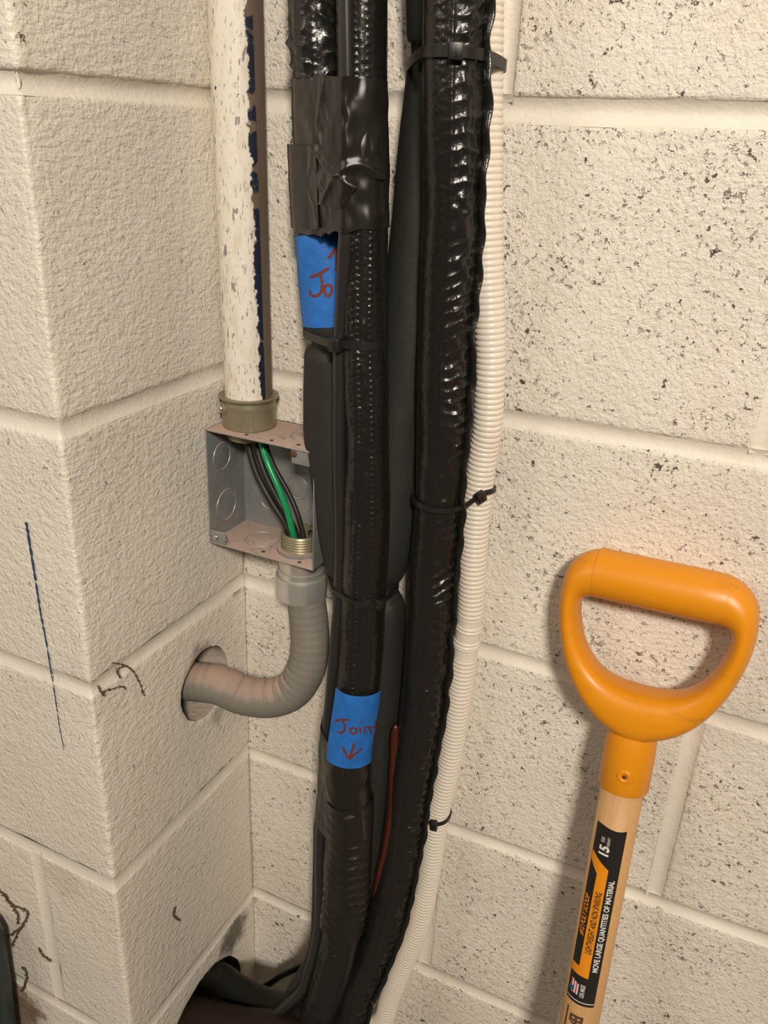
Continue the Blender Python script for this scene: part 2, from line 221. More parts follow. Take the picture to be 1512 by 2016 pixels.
# ------------------------------------------------------------------ materials
class NT:
    def __init__(s, name):
        s.m = bpy.data.materials.new(name); s.m.use_nodes = True; s.t = s.m.node_tree; s.b = s.t.nodes['Principled BSDF']
    def n(s, typ, **kw):
        nd = s.t.nodes.new(typ)
        for k, v in kw.items():
            if k.startswith('i_'):
                key = k[2:]; key = int(key) if key.isdigit() else key
                s.put(nd.inputs[key], v)
            else: setattr(nd, k, v)
        return nd
    def put(s, sock, v):
        if hasattr(v, 'is_output') or isinstance(v, bpy.types.NodeSocket): s.t.links.new(v, sock)
        elif isinstance(v, (tuple, list)) and len(v) == 3 and sock.type == 'RGBA': sock.default_value = (*v, 1)
        else: sock.default_value = v
    def math(s, op, a, b=None, c=None, clamp=False):
        nd = s.t.nodes.new('ShaderNodeMath'); nd.operation = op; nd.use_clamp = clamp
        s.put(nd.inputs[0], a)
        if b is not None: s.put(nd.inputs[1], b)
        if c is not None: s.put(nd.inputs[2], c)
        return nd.outputs[0]
    def ramp(s, v, lo, hi, a=0.0, b=1.0):
        nd = s.t.nodes.new('ShaderNodeMapRange'); nd.interpolation_type = 'SMOOTHSTEP'
        s.put(nd.inputs[0], v)
        for k, q in zip((1, 2, 3, 4), (lo, hi, a, b)): s.put(nd.inputs[k], q)
        return nd.outputs[0]
    def mix(s, f, a, b):
        nd = s.t.nodes.new('ShaderNodeMix'); nd.data_type = 'RGBA'
        s.put(nd.inputs[0], f); s.put(nd.inputs[6], a); s.put(nd.inputs[7], b); return nd.outputs[2]
    def pos(s): return s.n('ShaderNodeNewGeometry').outputs['Position']
    def attr(s, name='st'): return s.n('ShaderNodeAttribute', attribute_name=name).outputs['Vector']
    def map(s, v, scale=(1, 1, 1), rot=(0, 0, 0), loc=(0, 0, 0)):
        return s.n('ShaderNodeMapping', i_Vector=v, i_Scale=scale, i_Rotation=rot, i_Location=loc).outputs[0]
    def noise(s, v, scale, detail=2.0, rough=.5, dist=0.0):
        return s.n('ShaderNodeTexNoise', i_Vector=v, i_Scale=scale, i_Detail=detail, i_Roughness=rough, i_Distortion=dist).outputs[0]
    def sep(s, v): return s.n('ShaderNodeSeparateXYZ', i_Vector=v).outputs
    def bump(s, h, dist, strength=1.0):
        return s.n('ShaderNodeBump', i_Height=h, i_Distance=dist, i_Strength=strength).outputs[0]
    def set(s, **kw):
        for k, v in kw.items(): s.put(s.b.inputs[k.replace('_', ' ')], v)
        return s.m
def flat(name, col, rough=.6, metal=0.0, spec=.5, bump=None, coat=0.0):
    n = NT(name); kw = dict(Base_Color=col, Roughness=rough, Metallic=metal)
    n.put(n.b.inputs['Specular IOR Level'], spec)
    if coat: n.put(n.b.inputs['Coat Weight'], coat)
    if bump:
        sc, dist = bump
        kw['Normal'] = n.bump(n.noise(n.pos(), sc, 3.0), dist)
    return n.set(**kw)
PAINT = (.80, .745, .655)
def wall_mat(name, pits, dark, stip, rough, lump_a=.8, streak=None, stains=(), base=PAINT):
    n = NT(name); P = n.pos()
    warp = n.n('ShaderNodeVectorMath', operation='MULTIPLY_ADD', i_0=n.n('ShaderNodeTexNoise', i_Vector=P, i_Scale=420.0, i_Detail=2.0).outputs['Color'], i_1=(.0030, .0030, .0030), i_2=P).outputs[0]
    fine = n.noise(P, 330.0, 4.0, .60)
    lump = n.noise(P, 130.0, 3.0, .55)
    if streak: fine = n.math('ADD', n.math('MULTIPLY', fine, .55), n.math('MULTIPLY', n.noise(n.map(P, scale=(1, .35, 1), rot=streak), 330.0, 3.0), .6))
    dens = n.ramp(n.noise(P, 15.0, 2.0, .6), .30, .70)
    open_ = n.math('ADD', n.math('MULTIPLY', dens, .055), pits)
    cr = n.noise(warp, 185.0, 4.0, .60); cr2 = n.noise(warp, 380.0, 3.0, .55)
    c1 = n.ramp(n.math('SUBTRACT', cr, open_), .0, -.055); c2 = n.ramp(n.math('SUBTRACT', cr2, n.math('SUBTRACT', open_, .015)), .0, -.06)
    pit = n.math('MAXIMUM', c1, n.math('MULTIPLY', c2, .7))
    h = n.math('ADD', n.math('MULTIPLY', fine, stip), n.math('MULTIPLY', lump, lump_a))
    h = n.math('SUBTRACT', h, n.math('MULTIPLY', pit, 1.1))
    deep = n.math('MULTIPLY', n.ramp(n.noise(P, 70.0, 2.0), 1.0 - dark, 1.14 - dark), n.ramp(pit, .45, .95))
    tone = n.ramp(n.noise(P, 5.0, 3.0, .6), .3, .7)
    col = n.mix(tone, tuple(c * .93 for c in base), tuple(min(1, c * 1.03) for c in base))
    col = n.mix(n.math('MULTIPLY', n.ramp(n.noise(P, 9.0, 3.0), .52, .75), .35), col, (base[0] * .95, base[1] * .86, base[2] * .80))
    col = n.mix(n.math('MULTIPLY', deep, .95), col, (.075, .052, .036))  # deepest pits: bare unpainted block, with the shade inside them painted into the colour
    for (c, R, amt, tint) in stains:
        d = n.n('ShaderNodeVectorMath', operation='DISTANCE', i_0=P, i_1=c).outputs['Value']
        e = n.math('ADD', n.math('DIVIDE', d, R), n.math('MULTIPLY', n.math('SUBTRACT', n.noise(P, 70.0, 4.0, .65), .5), 1.3))
        col = n.mix(n.math('MULTIPLY', n.ramp(e, 1.0, .35), amt), col, tint)
    return n.set(Base_Color=col, Roughness=rough, Normal=n.bump(h, .0024, 1.0))
M = {}
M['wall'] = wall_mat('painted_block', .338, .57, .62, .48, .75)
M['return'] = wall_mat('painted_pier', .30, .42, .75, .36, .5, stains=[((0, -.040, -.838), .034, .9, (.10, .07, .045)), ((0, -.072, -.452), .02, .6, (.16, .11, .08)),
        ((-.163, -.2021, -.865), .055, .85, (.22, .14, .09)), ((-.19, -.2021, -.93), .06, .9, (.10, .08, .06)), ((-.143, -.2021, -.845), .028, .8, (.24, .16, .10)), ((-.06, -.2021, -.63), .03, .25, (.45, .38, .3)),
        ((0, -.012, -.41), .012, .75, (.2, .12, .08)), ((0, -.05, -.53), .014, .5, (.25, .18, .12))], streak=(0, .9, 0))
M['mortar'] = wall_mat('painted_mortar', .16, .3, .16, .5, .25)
M['mortar_dark'] = flat('raw_mortar', (.42, .36, .29), .95, bump=(160, .0015))
M['core'] = flat('block_core', (.20, .17, .14), .95, bump=(120, .002))
M['floor'] = flat('concrete_floor', (.14, .12, .10), .8, bump=(60, .001))
M['ceiling'] = flat('ceiling_paint', (.40, .37, .32), .8)
M['room'] = flat('room_paint', (.30, .27, .23), .7)
M['foam'] = flat('foam_rubber', (.021, .0195, .0175), .62, spec=.36, bump=(700, .00025))
M['sleeve'] = flat('wrinkled_black_plastic', (.012, .011, .010), .27, spec=.55, bump=(420, .0003))
M['cable'] = flat('black_cable_jacket', (.020, .019, .020), .33, spec=.55)
M['tie'] = flat('black_nylon', (.014, .013, .012), .38)
M['strip'] = flat('brown_plastic', (.060, .013, .006), .22, spec=.6)
M['cord'] = flat('white_cord', (.66, .58, .46), .5)
M['rubber'] = flat('black_rubber', (.007, .006, .005), .55, spec=.25)
M['brown'] = flat('dark_brown_rubber', (.016, .009, .005), .65, spec=.25, bump=(200, .0006))
M['debris'] = flat('brown_cobweb', (.10, .062, .036), .95)
M['teal'] = flat('dark_teal_paint', (.009, .026, .027), .5)
M['zinc'] = flat('zinc_plate', (.72, .70, .66), .27, .72)
M['screw'] = flat('screw_steel', (.72, .70, .66), .28, 1.0)
M['brasszinc'] = flat('dull_yellow_zinc', (.30, .27, .18), .42, .55)
M['ink'] = flat('brown_marker', (.15, .022, .012), .7)
M['white_ink'] = flat('white_print', (.72, .70, .66), .5)
M['black_ink'] = flat('black_print', (.02, .018, .016), .5)
M['orange_ink'] = flat('orange_print', (.80, .28, .012), .42)
M['red_ink'] = flat('red_print', (.55, .06, .07), .5)
M['blue_ink'] = flat('blue_print', (.03, .10, .22), .5)
M['sticker'] = flat('black_sticker', (.020, .017, .015), .36)
M['burn'] = flat('burnt_stamp', (.09, .045, .02), .8)
M['wire_black'] = flat('black_wire', (.018, .016, .015), .42)
M['wire_green'] = flat('green_wire', (.012, .27, .095), .28)
M['navy'] = flat('navy_streak', (.03, .06, .12), .7)
def hose_mat():
    n = NT('white_corrugated_plastic'); return n.set(Base_Color=(.80, .73, .63), Roughness=.36)
M['hose'] = hose_mat()
def tape_mat():
    n = NT('black_duct_tape'); s = n.sep(n.attr()); u = s[0]; v = s[1]
    wv = n.math('SINE', n.math('MULTIPLY', v, 2 * math.pi / .0006)); wu = n.math('SINE', n.math('MULTIPLY', u, 2 * math.pi / .0009))
    h = n.math('ADD', n.math('MULTIPLY', n.math('MULTIPLY', wv, wu), .16), n.math('MULTIPLY', n.noise(n.pos(), 260.0, 2.0), .5))
    return n.set(Base_Color=(.016, .0135, .0115), Roughness=.21, Normal=n.bump(h, .00009))
M['duct'] = tape_mat()
def blue_tape():
    n = NT('blue_painters_tape'); P = n.pos()
    h = n.noise(n.map(P, scale=(1, 1, .35)), 900.0, 2.0)
    col = n.mix(n.ramp(n.noise(P, 90.0, 2.0), .35, .7), (.010, .125, .45), (.014, .155, .54))
    return n.set(Base_Color=col, Roughness=.62, Normal=n.bump(h, .0003))
M['blue'] = blue_tape()
def galv():
    n = NT('galvanized_steel'); P = n.pos()
    nz = n.sep(n.n('ShaderNodeNewGeometry').outputs['Normal'])[2]
    sp = n.n('ShaderNodeTexVoronoi', i_Vector=P, i_Scale=120.0); t = n.sep(sp.outputs['Color'])[0]
    col = n.mix(n.math('MULTIPLY', t, .5), (.30, .315, .31), (.40, .41, .40))
    dust = n.math('MULTIPLY', n.ramp(nz, .5, .9), n.ramp(n.noise(P, 130.0, 4.0, .7), .22, .5))
    col = n.mix(n.math('MULTIPLY', dust, .93), col, (.50, .36, .30))
    rg = n.math('ADD', n.math('MULTIPLY', dust, .5), .42)
    return n.set(Base_Color=col, Roughness=rg, Metallic=n.math('MULTIPLY', n.math('SUBTRACT', 1.0, dust), .55), Normal=n.bump(n.noise(P, 500.0, 3.0), .0001))
M['galv'] = galv()
def conduit_paint():
    n = NT('flaking_conduit_paint'); st = n.attr(); s = n.sep(st); th = s[0]; v = s[1]
    q = n.n('ShaderNodeCombineXYZ', i_X=n.math('MULTIPLY', th, .019), i_Y=v, i_Z=0.0).outputs[0]
    edge = n.math('ADD', n.math('MULTIPLY', v, .65), n.math('MULTIPLY', n.math('SUBTRACT', n.noise(q, 85.0, 5.0, .62), .5), .75))
    x = n.math('SUBTRACT', th, n.math('ADD', edge, .95))
    white = n.ramp(x, .03, -.03)
    bl = n.math('MULTIPLY', n.ramp(n.math('SUBTRACT', th, n.math('ADD', n.math('MULTIPLY', v, .5), 1.22)), .06, -.02), n.ramp(n.noise(n.map(q, scale=(.8, 1, 1)), 30.0, 4.0, .6), .44, .47))
    fl = n.noise(n.map(q, scale=(1.6, .35, 1)), 300.0, 4.0, .65)
    fleck = n.ramp(fl, .565, .67)
    gp = n.ramp(n.noise(n.map(q, scale=(1.9, .55, 1)), 75.0, 3.0, .6), .625, .64)
    spot = n.ramp(n.noise(n.map(q, scale=(1.3, .7, 1), loc=(.13, .07, 0)), 95.0, 3.0, .6), .70, .715)
    wc = n.mix(n.math('MULTIPLY', fleck, .6), (.80, .75, .66), (.30, .26, .22))
    wc = n.mix(n.ramp(n.noise(n.map(q, scale=(1, .3, 1)), 120.0, 3.0), .45, .7), wc, (.70, .63, .52))
    wc = n.mix(n.math('MULTIPLY', fleck, .75), wc, (.24, .21, .19))
    wc = n.mix(gp, wc, (.30, .28, .27)); wc = n.mix(spot, wc, (.02, .028, .06))
    bare = n.mix(n.noise(n.map(q, scale=(3, .2, 1)), 60.0, 2.0), (.10, .072, .052), (.19, .14, .105))
    col = n.mix(bl, bare, (.008, .013, .032)); col = n.mix(white, col, wc)
    h = n.math('ADD', n.math('MULTIPLY', white, .7), n.math('SUBTRACT', n.math('MULTIPLY', fl, -.4), n.math('MULTIPLY', gp, .5)))
    return n.set(Base_Color=col, Roughness=n.math('SUBTRACT', .62, n.math('MULTIPLY', white, .12)), Normal=n.bump(h, .0006))
M['conduit'] = conduit_paint()
def flex_mat():
    n = NT('dusty_grey_vinyl'); P = n.pos(); nz = n.sep(n.n('ShaderNodeNewGeometry').outputs['Normal'])[2]
    d = n.math('MULTIPLY', n.ramp(n.math('ADD', nz, n.math('MULTIPLY', n.noise(P, 110.0, 3.0), .5)), .45, 1.15), .95)
    col = n.mix(d, (.20, .185, .16), (.40, .285, .225))
    return n.set(Base_Color=col, Roughness=n.math('ADD', n.math('MULTIPLY', d, .25), .55), Normal=n.bump(n.noise(P, 600.0, 2.0), .0001))
M['flex'] = flex_mat()
def wood():
    n = NT('ash_wood'); P = n.n('ShaderNodeTexCoord').outputs['Object']
    g = n.noise(n.map(P, scale=(1, 1, .05)), 420.0, 4.0, .6); b = n.noise(n.map(P, scale=(1, 1, .12)), 60.0, 2.0)
    col = n.mix(g, (.46, .245, .095), (.64, .385, .175)); col = n.mix(n.math('MULTIPLY', b, .5), col, (.56, .33, .145))
    return n.set(Base_Color=col, Roughness=.48, Normal=n.bump(g, .0002))
M['wood'] = wood()
def yellow():
    n = NT('yellow_orange_plastic'); P = n.pos()
    dirt = n.math('MULTIPLY', n.ramp(n.noise(n.map(P, scale=(.25, 1, 1)), 75.0, 4.0, .65), .56, .72), .38)
    col = n.mix(n.noise(P, 40.0, 2.0), (.76, .285, .007), (.71, .255, .006)); col = n.mix(dirt, col, (.42, .17, .02))
    return n.set(Base_Color=col, Roughness=.38, Normal=n.bump(n.noise(P, 900.0, 2.0), .00004))
M['yellow'] = yellow()
M['poly'] = flat('black_poly', (.03, .03, .03), .45)
# ------------------------------------------------------------------ the setting: block walls, floor, ceiling
Bk = .2032
def struct(o): o['kind'] = 'structure'; return o
def plain(name, c, h, mat, parent=None):
    V, F = box(c, h); return mk(name, V, F, mat, parent, False)
FLOOR = -1.36; CEIL = 1.30
struct(plain('floor', (.5, -1.5, FLOOR - .03), (2.2, 1.8, .03), M['floor']))
struct(plain('ceiling', (.5, -1.5, CEIL + .03), (2.2, 1.8, .03), M['ceiling']))
struct(plain('wall_right', (2.66, -1.5, -.03), (.06, 1.8, 1.33), M['room']))
struct(plain('wall_front', (.5, -3.26, -.03), (2.2, .06, 1.33), M['room']))
wb = struct(plain('wall_back', (.55, .085, -.03), (2.05, .07, 1.33), M['core']))
wl = mk('wall_left', *(lambda A: (A.V, A.F))(Acc().add(*box((-.32, -.065, -.03), (.19, .065, 1.33))).add(*box((-1.0, -.1, -.03), (.49, .1, 1.33)))), M['core'], None, False)
struct(wl)

PD = .2021; CR = .0028
def lpath(a):      # a: distance along the pier's face, 0 at the outer corner; negative on the front face, positive along the return face
    if a < -CR: return (a, -PD)
    if a > CR: return (0.0, -PD + a)
    t = (a + CR) / (2 * CR) * math.pi / 2
    return (-CR + CR * math.sin(t), -PD + CR - CR * math.cos(t))
def lnrm(a):
    if a < -CR: return (0.0, -1.0)
    if a > CR: return (1.0, 0.0)
    t = (a + CR) / (2 * CR) * math.pi / 2
    return (math.sin(t), -math.cos(t))
E_ = np.array([0, .0007, .0018, .0032, .005])
def edged(a, b, step):
    n = max(2, int((b - a - .02) / step))
    return np.r_[a + E_, np.linspace(a + .01, b - .01, n), (b - E_)[::-1]]
def block(parent, mat, path, nrm, zlo, zhi, u, end0, end1, seed, hole=None, rr=.0034):
    """One concrete block's face shell along a path: rounded, slightly ragged edges, 14 mm of depth behind."""
    nu = len(u)
    z0 = np.array([zlo(a) for a in u]); z1 = np.array([zhi(a) for a in u])
    tz = edged(0, 1, 1) if False else None
    hgt = float(np.mean(z1 - z0)); vv = edged(0, hgt, .0026 if hole else .012) / hgt
    U, Vv = np.meshgrid(u, vv, indexing='ij')
    Z = z0[:, None] + (z1 - z0)[:, None] * Vv
    PX = np.array([path(a) for a in u]); NX = np.array([nrm(a) for a in u])
    d = np.minimum(Vv, 1 - Vv) * hgt
    du = np.full_like(d, 1.0)
    if end0: du = np.minimum(du, U - u[0])
    if end1: du = np.minimum(du, u[-1] - U)
    jit = .0011 * vnoise(U * 90, Z * 90, seed * 1.7) + .0006 * vnoise(U * 260, Z * 260, seed * 3.1)
    def ins(q):
        q = np.clip(q, 0, rr); return rr - np.sqrt(np.maximum(0, rr * rr - (rr - q) ** 2))
    k = np.where((d < .009) | (du < .009), 1.0, .25); k = np.where((path is lpath) & (np.abs(U) < .008), 1.0, k)
    if len(path(0.0)) and path is lpath: jit = jit + np.exp(-(U / .004) ** 2) * np.clip(.0010 * vnoise(Z * 95, U * 120, seed * 2.3) + .0009 * vnoise(Z * 420, U * 60, seed), -.001, .002)
    inset = np.maximum(ins(d), ins(du)) + np.abs(jit) * k * .9 + .0007 * vnoise(U * 14, Z * 14, seed)
    X = PX[:, None, :] - NX[:, None, :] * inset[..., None]
    V = np.concatenate([X, Z[..., None]], -1).reshape(-1, 3)
    nv = len(vv); F = grid_faces(nu, nv).tolist()
    if hole is not None:
        hy, hz, hr = hole
        dd = np.hypot(V[:, 1] - hy, V[:, 2] - hz); onx = V[:, 0] > -.02
        ang = np.arctan2(V[:, 2] - hz, V[:, 1] - hy); rad = hr * (1 + .03 * vnoise(np.cos(ang) * 2, np.sin(ang) * 2, seed) + .012 * vnoise(np.cos(ang) * 12, np.sin(ang) * 12, seed))
        inside = (dd < rad) & onx
        rem = [f for f in F if any(inside[i] for i in f)]; F = [f for f in F if not any(inside[i] for i in f)]
        rim = {i for f in rem for i in f if not inside[i]}
        for i in rim:
            V[i, 1] = hy + (V[i, 1] - hy) * rad[i] / dd[i]; V[i, 2] = hz + (V[i, 2] - hz) * rad[i] / dd[i]; V[i, 0] -= .0012
    idx = np.arange(nu * nv).reshape(nu, nv)
    ring = list(idx[:, 0]) + list(idx[-1, 1:]) + list(idx[-2::-1, -1]) + list(idx[0, -2:0:-1])
    back = []
    for i in ring:
        a = i // nv; back.append(V[i] - np.r_[NX[a], 0] * .014)
    n0 = len(V); V = np.vstack([V, back]); m = len(ring)
    for k2 in range(m):
        F.append((ring[k2], n0 + k2, n0 + (k2 + 1) % m, ring[(k2 + 1) % m]))
    o = mk('block', V, F, mat, parent)
    bm = bmesh.new(); bm.from_mesh(o.data)
    bmesh.ops.delete(bm, geom=[v for v in bm.verts if not v.link_faces], context='VERTS')
    bmesh.ops.recalc_face_normals(bm, faces=bm.faces); bm.to_mesh(o.data); bm.free()
    return o
def mortar(parent, mat, path, nrm, zc, u, half, horizontal=True, dep=.0042):
    """A tooled concave joint: arc profile swept along the joint."""
    t = np.linspace(-1, 1, 11); V = []
    for a in u:
        p = np.array(path(a)); n = np.array(nrm(a))
        for k in t:
            q = p - n * (.0007 + dep * (1 - k * k) + .0004 * float(vnoise(a * 40, k, zc(a) * 9)))
            V.append((q[0], q[1], zc(a) + half * k))
    F = grid_faces(len(u), 11)[:, ::-1]
    return mk('mortar_joint', V, F, mat, parent)
def vmortar(parent, mat, x, z0, z1, y, half, dep=.0042):
    t = np.linspace(-1, 1, 11); zs = np.linspace(z0, z1, 14); V = []
    for z in zs:
        for k in t: V.append((x(z) + half * k, y + .0007 + dep * (1 - k * k), z))
    return mk('mortar_joint', V, grid_faces(len(zs), 11), mat, parent)
# back wall joints: height at x = 0.2 and slope beyond it
JB = {-6: (1.2192, 0), -5: (1.016, 0), -4: (.8128, 0), -3: (.6096, 0), -2: (.4064, 0), -1: (.2032, .005), 0: (.0006, .008), 1: (-.2064, .016), 2: (-.4088, .0), 3: (-.6125, .030), 4: (-.8125, .01), 5: (-1.018, 0), 6: (-1.222, 0), 7: (-1.366, 0)}
HWB = {-1: .0055, 0: .0070, 1: .0052, 2: .0052, 3: .0050}
def jz(k): return lambda x: JB[k][0] + JB[k][1] * min(max(0, x - .2), .45)
XR = 1.2
heads = {0: [.2117, .618, 1.024], 1: [.411, .8174]}
for k in range(-5, 8):
    top = jz(k - 1); bot = jz(k); hw1 = HWB.get(k - 1, .0055); hw0 = HWB.get(k, .0055)
    hs = heads[k % 2]; vh = .0052
    xs = [-.004] + hs + [XR]
    for i in range(len(xs) - 1):
        a = xs[i] + (vh if i > 0 else 0); b = xs[i + 1] - (vh if i < len(xs) - 2 else 0)
        sl = (lambda x: 0)
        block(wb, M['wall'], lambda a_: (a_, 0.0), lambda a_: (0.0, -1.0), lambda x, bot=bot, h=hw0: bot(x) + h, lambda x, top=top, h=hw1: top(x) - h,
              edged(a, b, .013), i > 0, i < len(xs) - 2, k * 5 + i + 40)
    for hx in hs:
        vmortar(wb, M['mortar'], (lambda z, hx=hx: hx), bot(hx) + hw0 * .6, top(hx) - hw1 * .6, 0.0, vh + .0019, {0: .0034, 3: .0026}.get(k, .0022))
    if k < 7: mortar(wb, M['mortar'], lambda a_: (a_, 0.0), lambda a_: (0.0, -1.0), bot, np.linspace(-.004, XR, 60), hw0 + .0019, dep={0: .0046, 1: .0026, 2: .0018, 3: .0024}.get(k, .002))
# rest of the back wall beyond the frame
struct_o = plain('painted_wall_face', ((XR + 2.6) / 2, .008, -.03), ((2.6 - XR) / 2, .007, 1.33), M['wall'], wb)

JP = {-6: 1.2192, -5: 1.016, -4: .8128, -3: .6096, -2: .4064, -1: .2032, 0: .001, 1: -.2015, 2: -.4065, 3: -.6062, 4: -.8125, 5: -1.018, 6: -1.222, 7: -1.366}
HOLE = {3: (-.066, -.485, .0355), 5: (-.096, -.912, .068)}
for k in range(-5, 8):
    z0 = (lambda a, k=k: JP[k] + .0052 + (.003 * -a if a < 0 else 0)); z1 = (lambda a, k=k: JP[k - 1] - .0052)
    cut = -.0905 if k == 4 else -.30
    ua = np.r_[edged(cut + .0052, -.012, .012)[:-5], np.linspace(-.012, .012, 13), np.linspace(.018, PD, 34 if k not in HOLE else 78)]
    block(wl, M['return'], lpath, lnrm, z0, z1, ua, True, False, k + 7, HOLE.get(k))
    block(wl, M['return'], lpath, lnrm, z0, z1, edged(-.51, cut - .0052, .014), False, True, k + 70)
    vm = [(cut - .0058, -PD), (cut + .0058, -PD)]
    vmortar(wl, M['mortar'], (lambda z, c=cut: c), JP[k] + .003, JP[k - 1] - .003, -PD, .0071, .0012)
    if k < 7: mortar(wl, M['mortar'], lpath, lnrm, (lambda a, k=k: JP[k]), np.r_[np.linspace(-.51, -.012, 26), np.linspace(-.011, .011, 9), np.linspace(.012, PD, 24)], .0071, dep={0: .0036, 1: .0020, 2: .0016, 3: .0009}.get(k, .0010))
for k, (hy, hz, hr) in HOLE.items():
    n = 40; t = np.linspace(0, 2 * np.pi, n, endpoint=False); V = []
    for x, q in ((-.001, 1.02), (-.012, 1.0), (-.03, .96), (-.06, 1.0), (-.112, 1.0)):
        for a in t: V.append((x, hy + hr * q * math.cos(a) * (1 + .03 * math.sin(5 * a)), hz + hr * q * math.sin(a) * (1 + .03 * math.sin(5 * a))))
    F = grid_faces(5, n, True).tolist(); F.append(tuple(range(4 * n, 5 * n)))
    mk('hole_lining', V, F, M['mortar_dark'] if k == 3 else M['core'], wl)
# long thin painted-over pencil streak on the pier's front face
sp = np.array(PATHS['streak']); V = []
for i, p in enumerate(catmull(sp, 90)):
    w = .00115 * (1 - .75 * i / 89) * (1 + .5 * math.sin(i * 1.9) * math.sin(i * .37)); w = w if i not in (22, 47, 62, 63, 74) else .0001
    V += [(p[0] - w, p[1], p[2]), (p[0] + w, p[1], p[2])]
mk('paint_streak', V, [(2 * i, 2 * i + 2, 2 * i + 3, 2 * i + 1) for i in range(89)], M['navy'], wl)

# ------------------------------------------------------------------ pipes and cables of the two bundles
TB = {k: Tube(v, .001) for k, v in PATHS.items() if k in ('foam_a', 'wrinkled_a', 'stitched_b', 'cable_c', 'foam_d', 'wrinkled_e', 'corrugated_hose', 'flexible_conduit', 'thin_cable', 'white_cord', 'brown_strip', 'bottom_tube', 'brown_tube')}
SW = 'black insulated pipes strapped against the wall'
def ring3(th, k): return np.cos(th) * k, np.sin(th) * k
def dr_foam(s, th):
    a, b = ring3(th, 1.2)
    return .0007 * vnoise(a, b, s * 14, 3) + .0003 * vnoise(a * 3, b * 3, s * 60, 5)
def beads(s, th, rows, pitch, amp, w):
    d = np.zeros_like(s)
    for i, (t0, wob, a) in enumerate(rows):
        tc = t0 + wob * vnoise(s * 9, 0 * s, i, 4)
        u = (th - tc) * .0165; v = (s / pitch + .37 * i) % 1.0 - .5; v = v * pitch
        on = .45 + .55 * smooth(np.clip(vnoise(s * 25, 0 * s + i, 3.3, 8) * 1.6 + .7, 0, 1))
        d += amp * a * on * np.exp(-(u / w) ** 2 - (v / (w * 1.05)) ** 2) - .00035 * a * np.exp(-(u / .0022) ** 2)
    return d
def dr_b(s, th):
    a, b = ring3(th, 1.0)
    d = beads(s, th, [(-.12, .12, .8), (.2, .06, 1.15), (.74, .05, 1.0), (1.22, .04, .45), (-.7, .1, .5)], .0043, .00105, .00115)
    zone = np.exp(-((th - .25) / .5) ** 2)
    pk = vnoise(a * 2.2, b * 2.2, s * 75, 9); pk2 = vnoise(a * 2.5 + s * 60, b * 2.5, s * 120, 19)
    d += zone * (.0016 * np.maximum(0, pk - .12) ** 1.1 * 1.5 + .0007 * np.maximum(0, pk2 - .2))
    d += .0008 * vnoise(a * 1.3, b * 1.3, s * 22, 11) + .0002 * vnoise(a * 6, b * 6, s * 330, 21)
    return d
def dr_e(s, th):
    a, b = ring3(th, 1.0)
    zone = 1 / (1 + np.exp(-(th - .30) / .05)) * 1 / (1 + np.exp((th - 1.55) / .08))
    ph = s / .0088 + th * .62 + .55 * vnoise(a * 2, b * 2, s * 30, 2)
    rid = np.abs(np.sin(np.pi * ph)); amp = np.clip(.55 + .9 * vnoise(a * 1.8, b * 1.8, s * 42, 6), 0, 1.4)
    d = zone * amp * (.0017 * (1 - rid) ** 1.5)
    d += zone * .0009 * vnoise(a * 5, b * 5, s * 160, 4)
    d += .0010 * np.exp(-((th - .27) / .05) ** 2)
    d += beads(s, th, [(.0, .05, .35), (.95, .1, .5)], .0046, .0009, .0012)
    d += .0009 * vnoise(a * 1.5, b * 1.5, s * 26, 14) + .0002 * vnoise(a * 6, b * 6, s * 300, 15)
    return d
def dr_a(s, th):
    a, b = ring3(th, 1.0)
    ph = s / .0105 + .9 * vnoise(a * 2, b * 2, s * 22, 31)
    d = .0022 * (1 - np.abs(np.sin(np.pi * ph))) ** 1.6 * np.clip(.45 + 1.1 * vnoise(a * 2.4, b * 2.4, s * 50, 33), 0, 1.5)
    d += beads(s, th, [(-.35, .05, .8), (.35, .05, .8), (.05, .06, .5)], .0045, .0009, .0012)
    d += .0014 * vnoise(a * 1.4, b * 1.4, s * 30, 35) + .0004 * vnoise(a * 5, b * 5, s * 170, 36)
    return d
def topz(t): p = t.P[0]; return (0, 0, 0)
pa = thing('insulated_pipe', 'matte foam pipe on the left of the bundle, carrying the upper blue label', 'pipe', (.08, -.036, -.9), 'insulated pipes of the strapped bundle')
tube_mesh('foam_sleeve', TB['foam_a'], M['foam'], pa, 56, dr=dr_foam, ds=.002)
tube_mesh('wrinkled_sleeve', TB['wrinkled_a'], M['sleeve'], pa, 110, dr=dr_a, ds=.0011)['label'] = 'glossy wrinkled plastic sleeve'
pb = thing('insulated_pipe', 'glossy black pipe with rows of stitched beads in the middle of the bundle', 'pipe', (.11, -.06, -.9), 'insulated pipes of the strapped bundle')
tube_mesh('stitched_sleeve', TB['stitched_b'], M['sleeve'], pb, 120, dr=dr_b, ds=.0009)
pd = thing('insulated_pipe', 'matte dark grey foam pipe between the stitched pipe and the right wrinkled pipe', 'pipe', (.13, -.03, -.9), 'insulated pipes of the strapped bundle')
tube_mesh('foam_sleeve', TB['foam_d'], M['foam'], pd, 56, dr=dr_foam, ds=.002)
pe = thing('insulated_pipe', 'glossy black pipe with diagonal wrinkles beside the white corrugated hose', 'pipe', (.17, -.05, -.9), 'insulated pipes of the strapped bundle')
tube_mesh('wrinkled_sleeve', TB['wrinkled_e'], M['sleeve'], pe, 120, dr=dr_e, ds=.0009)
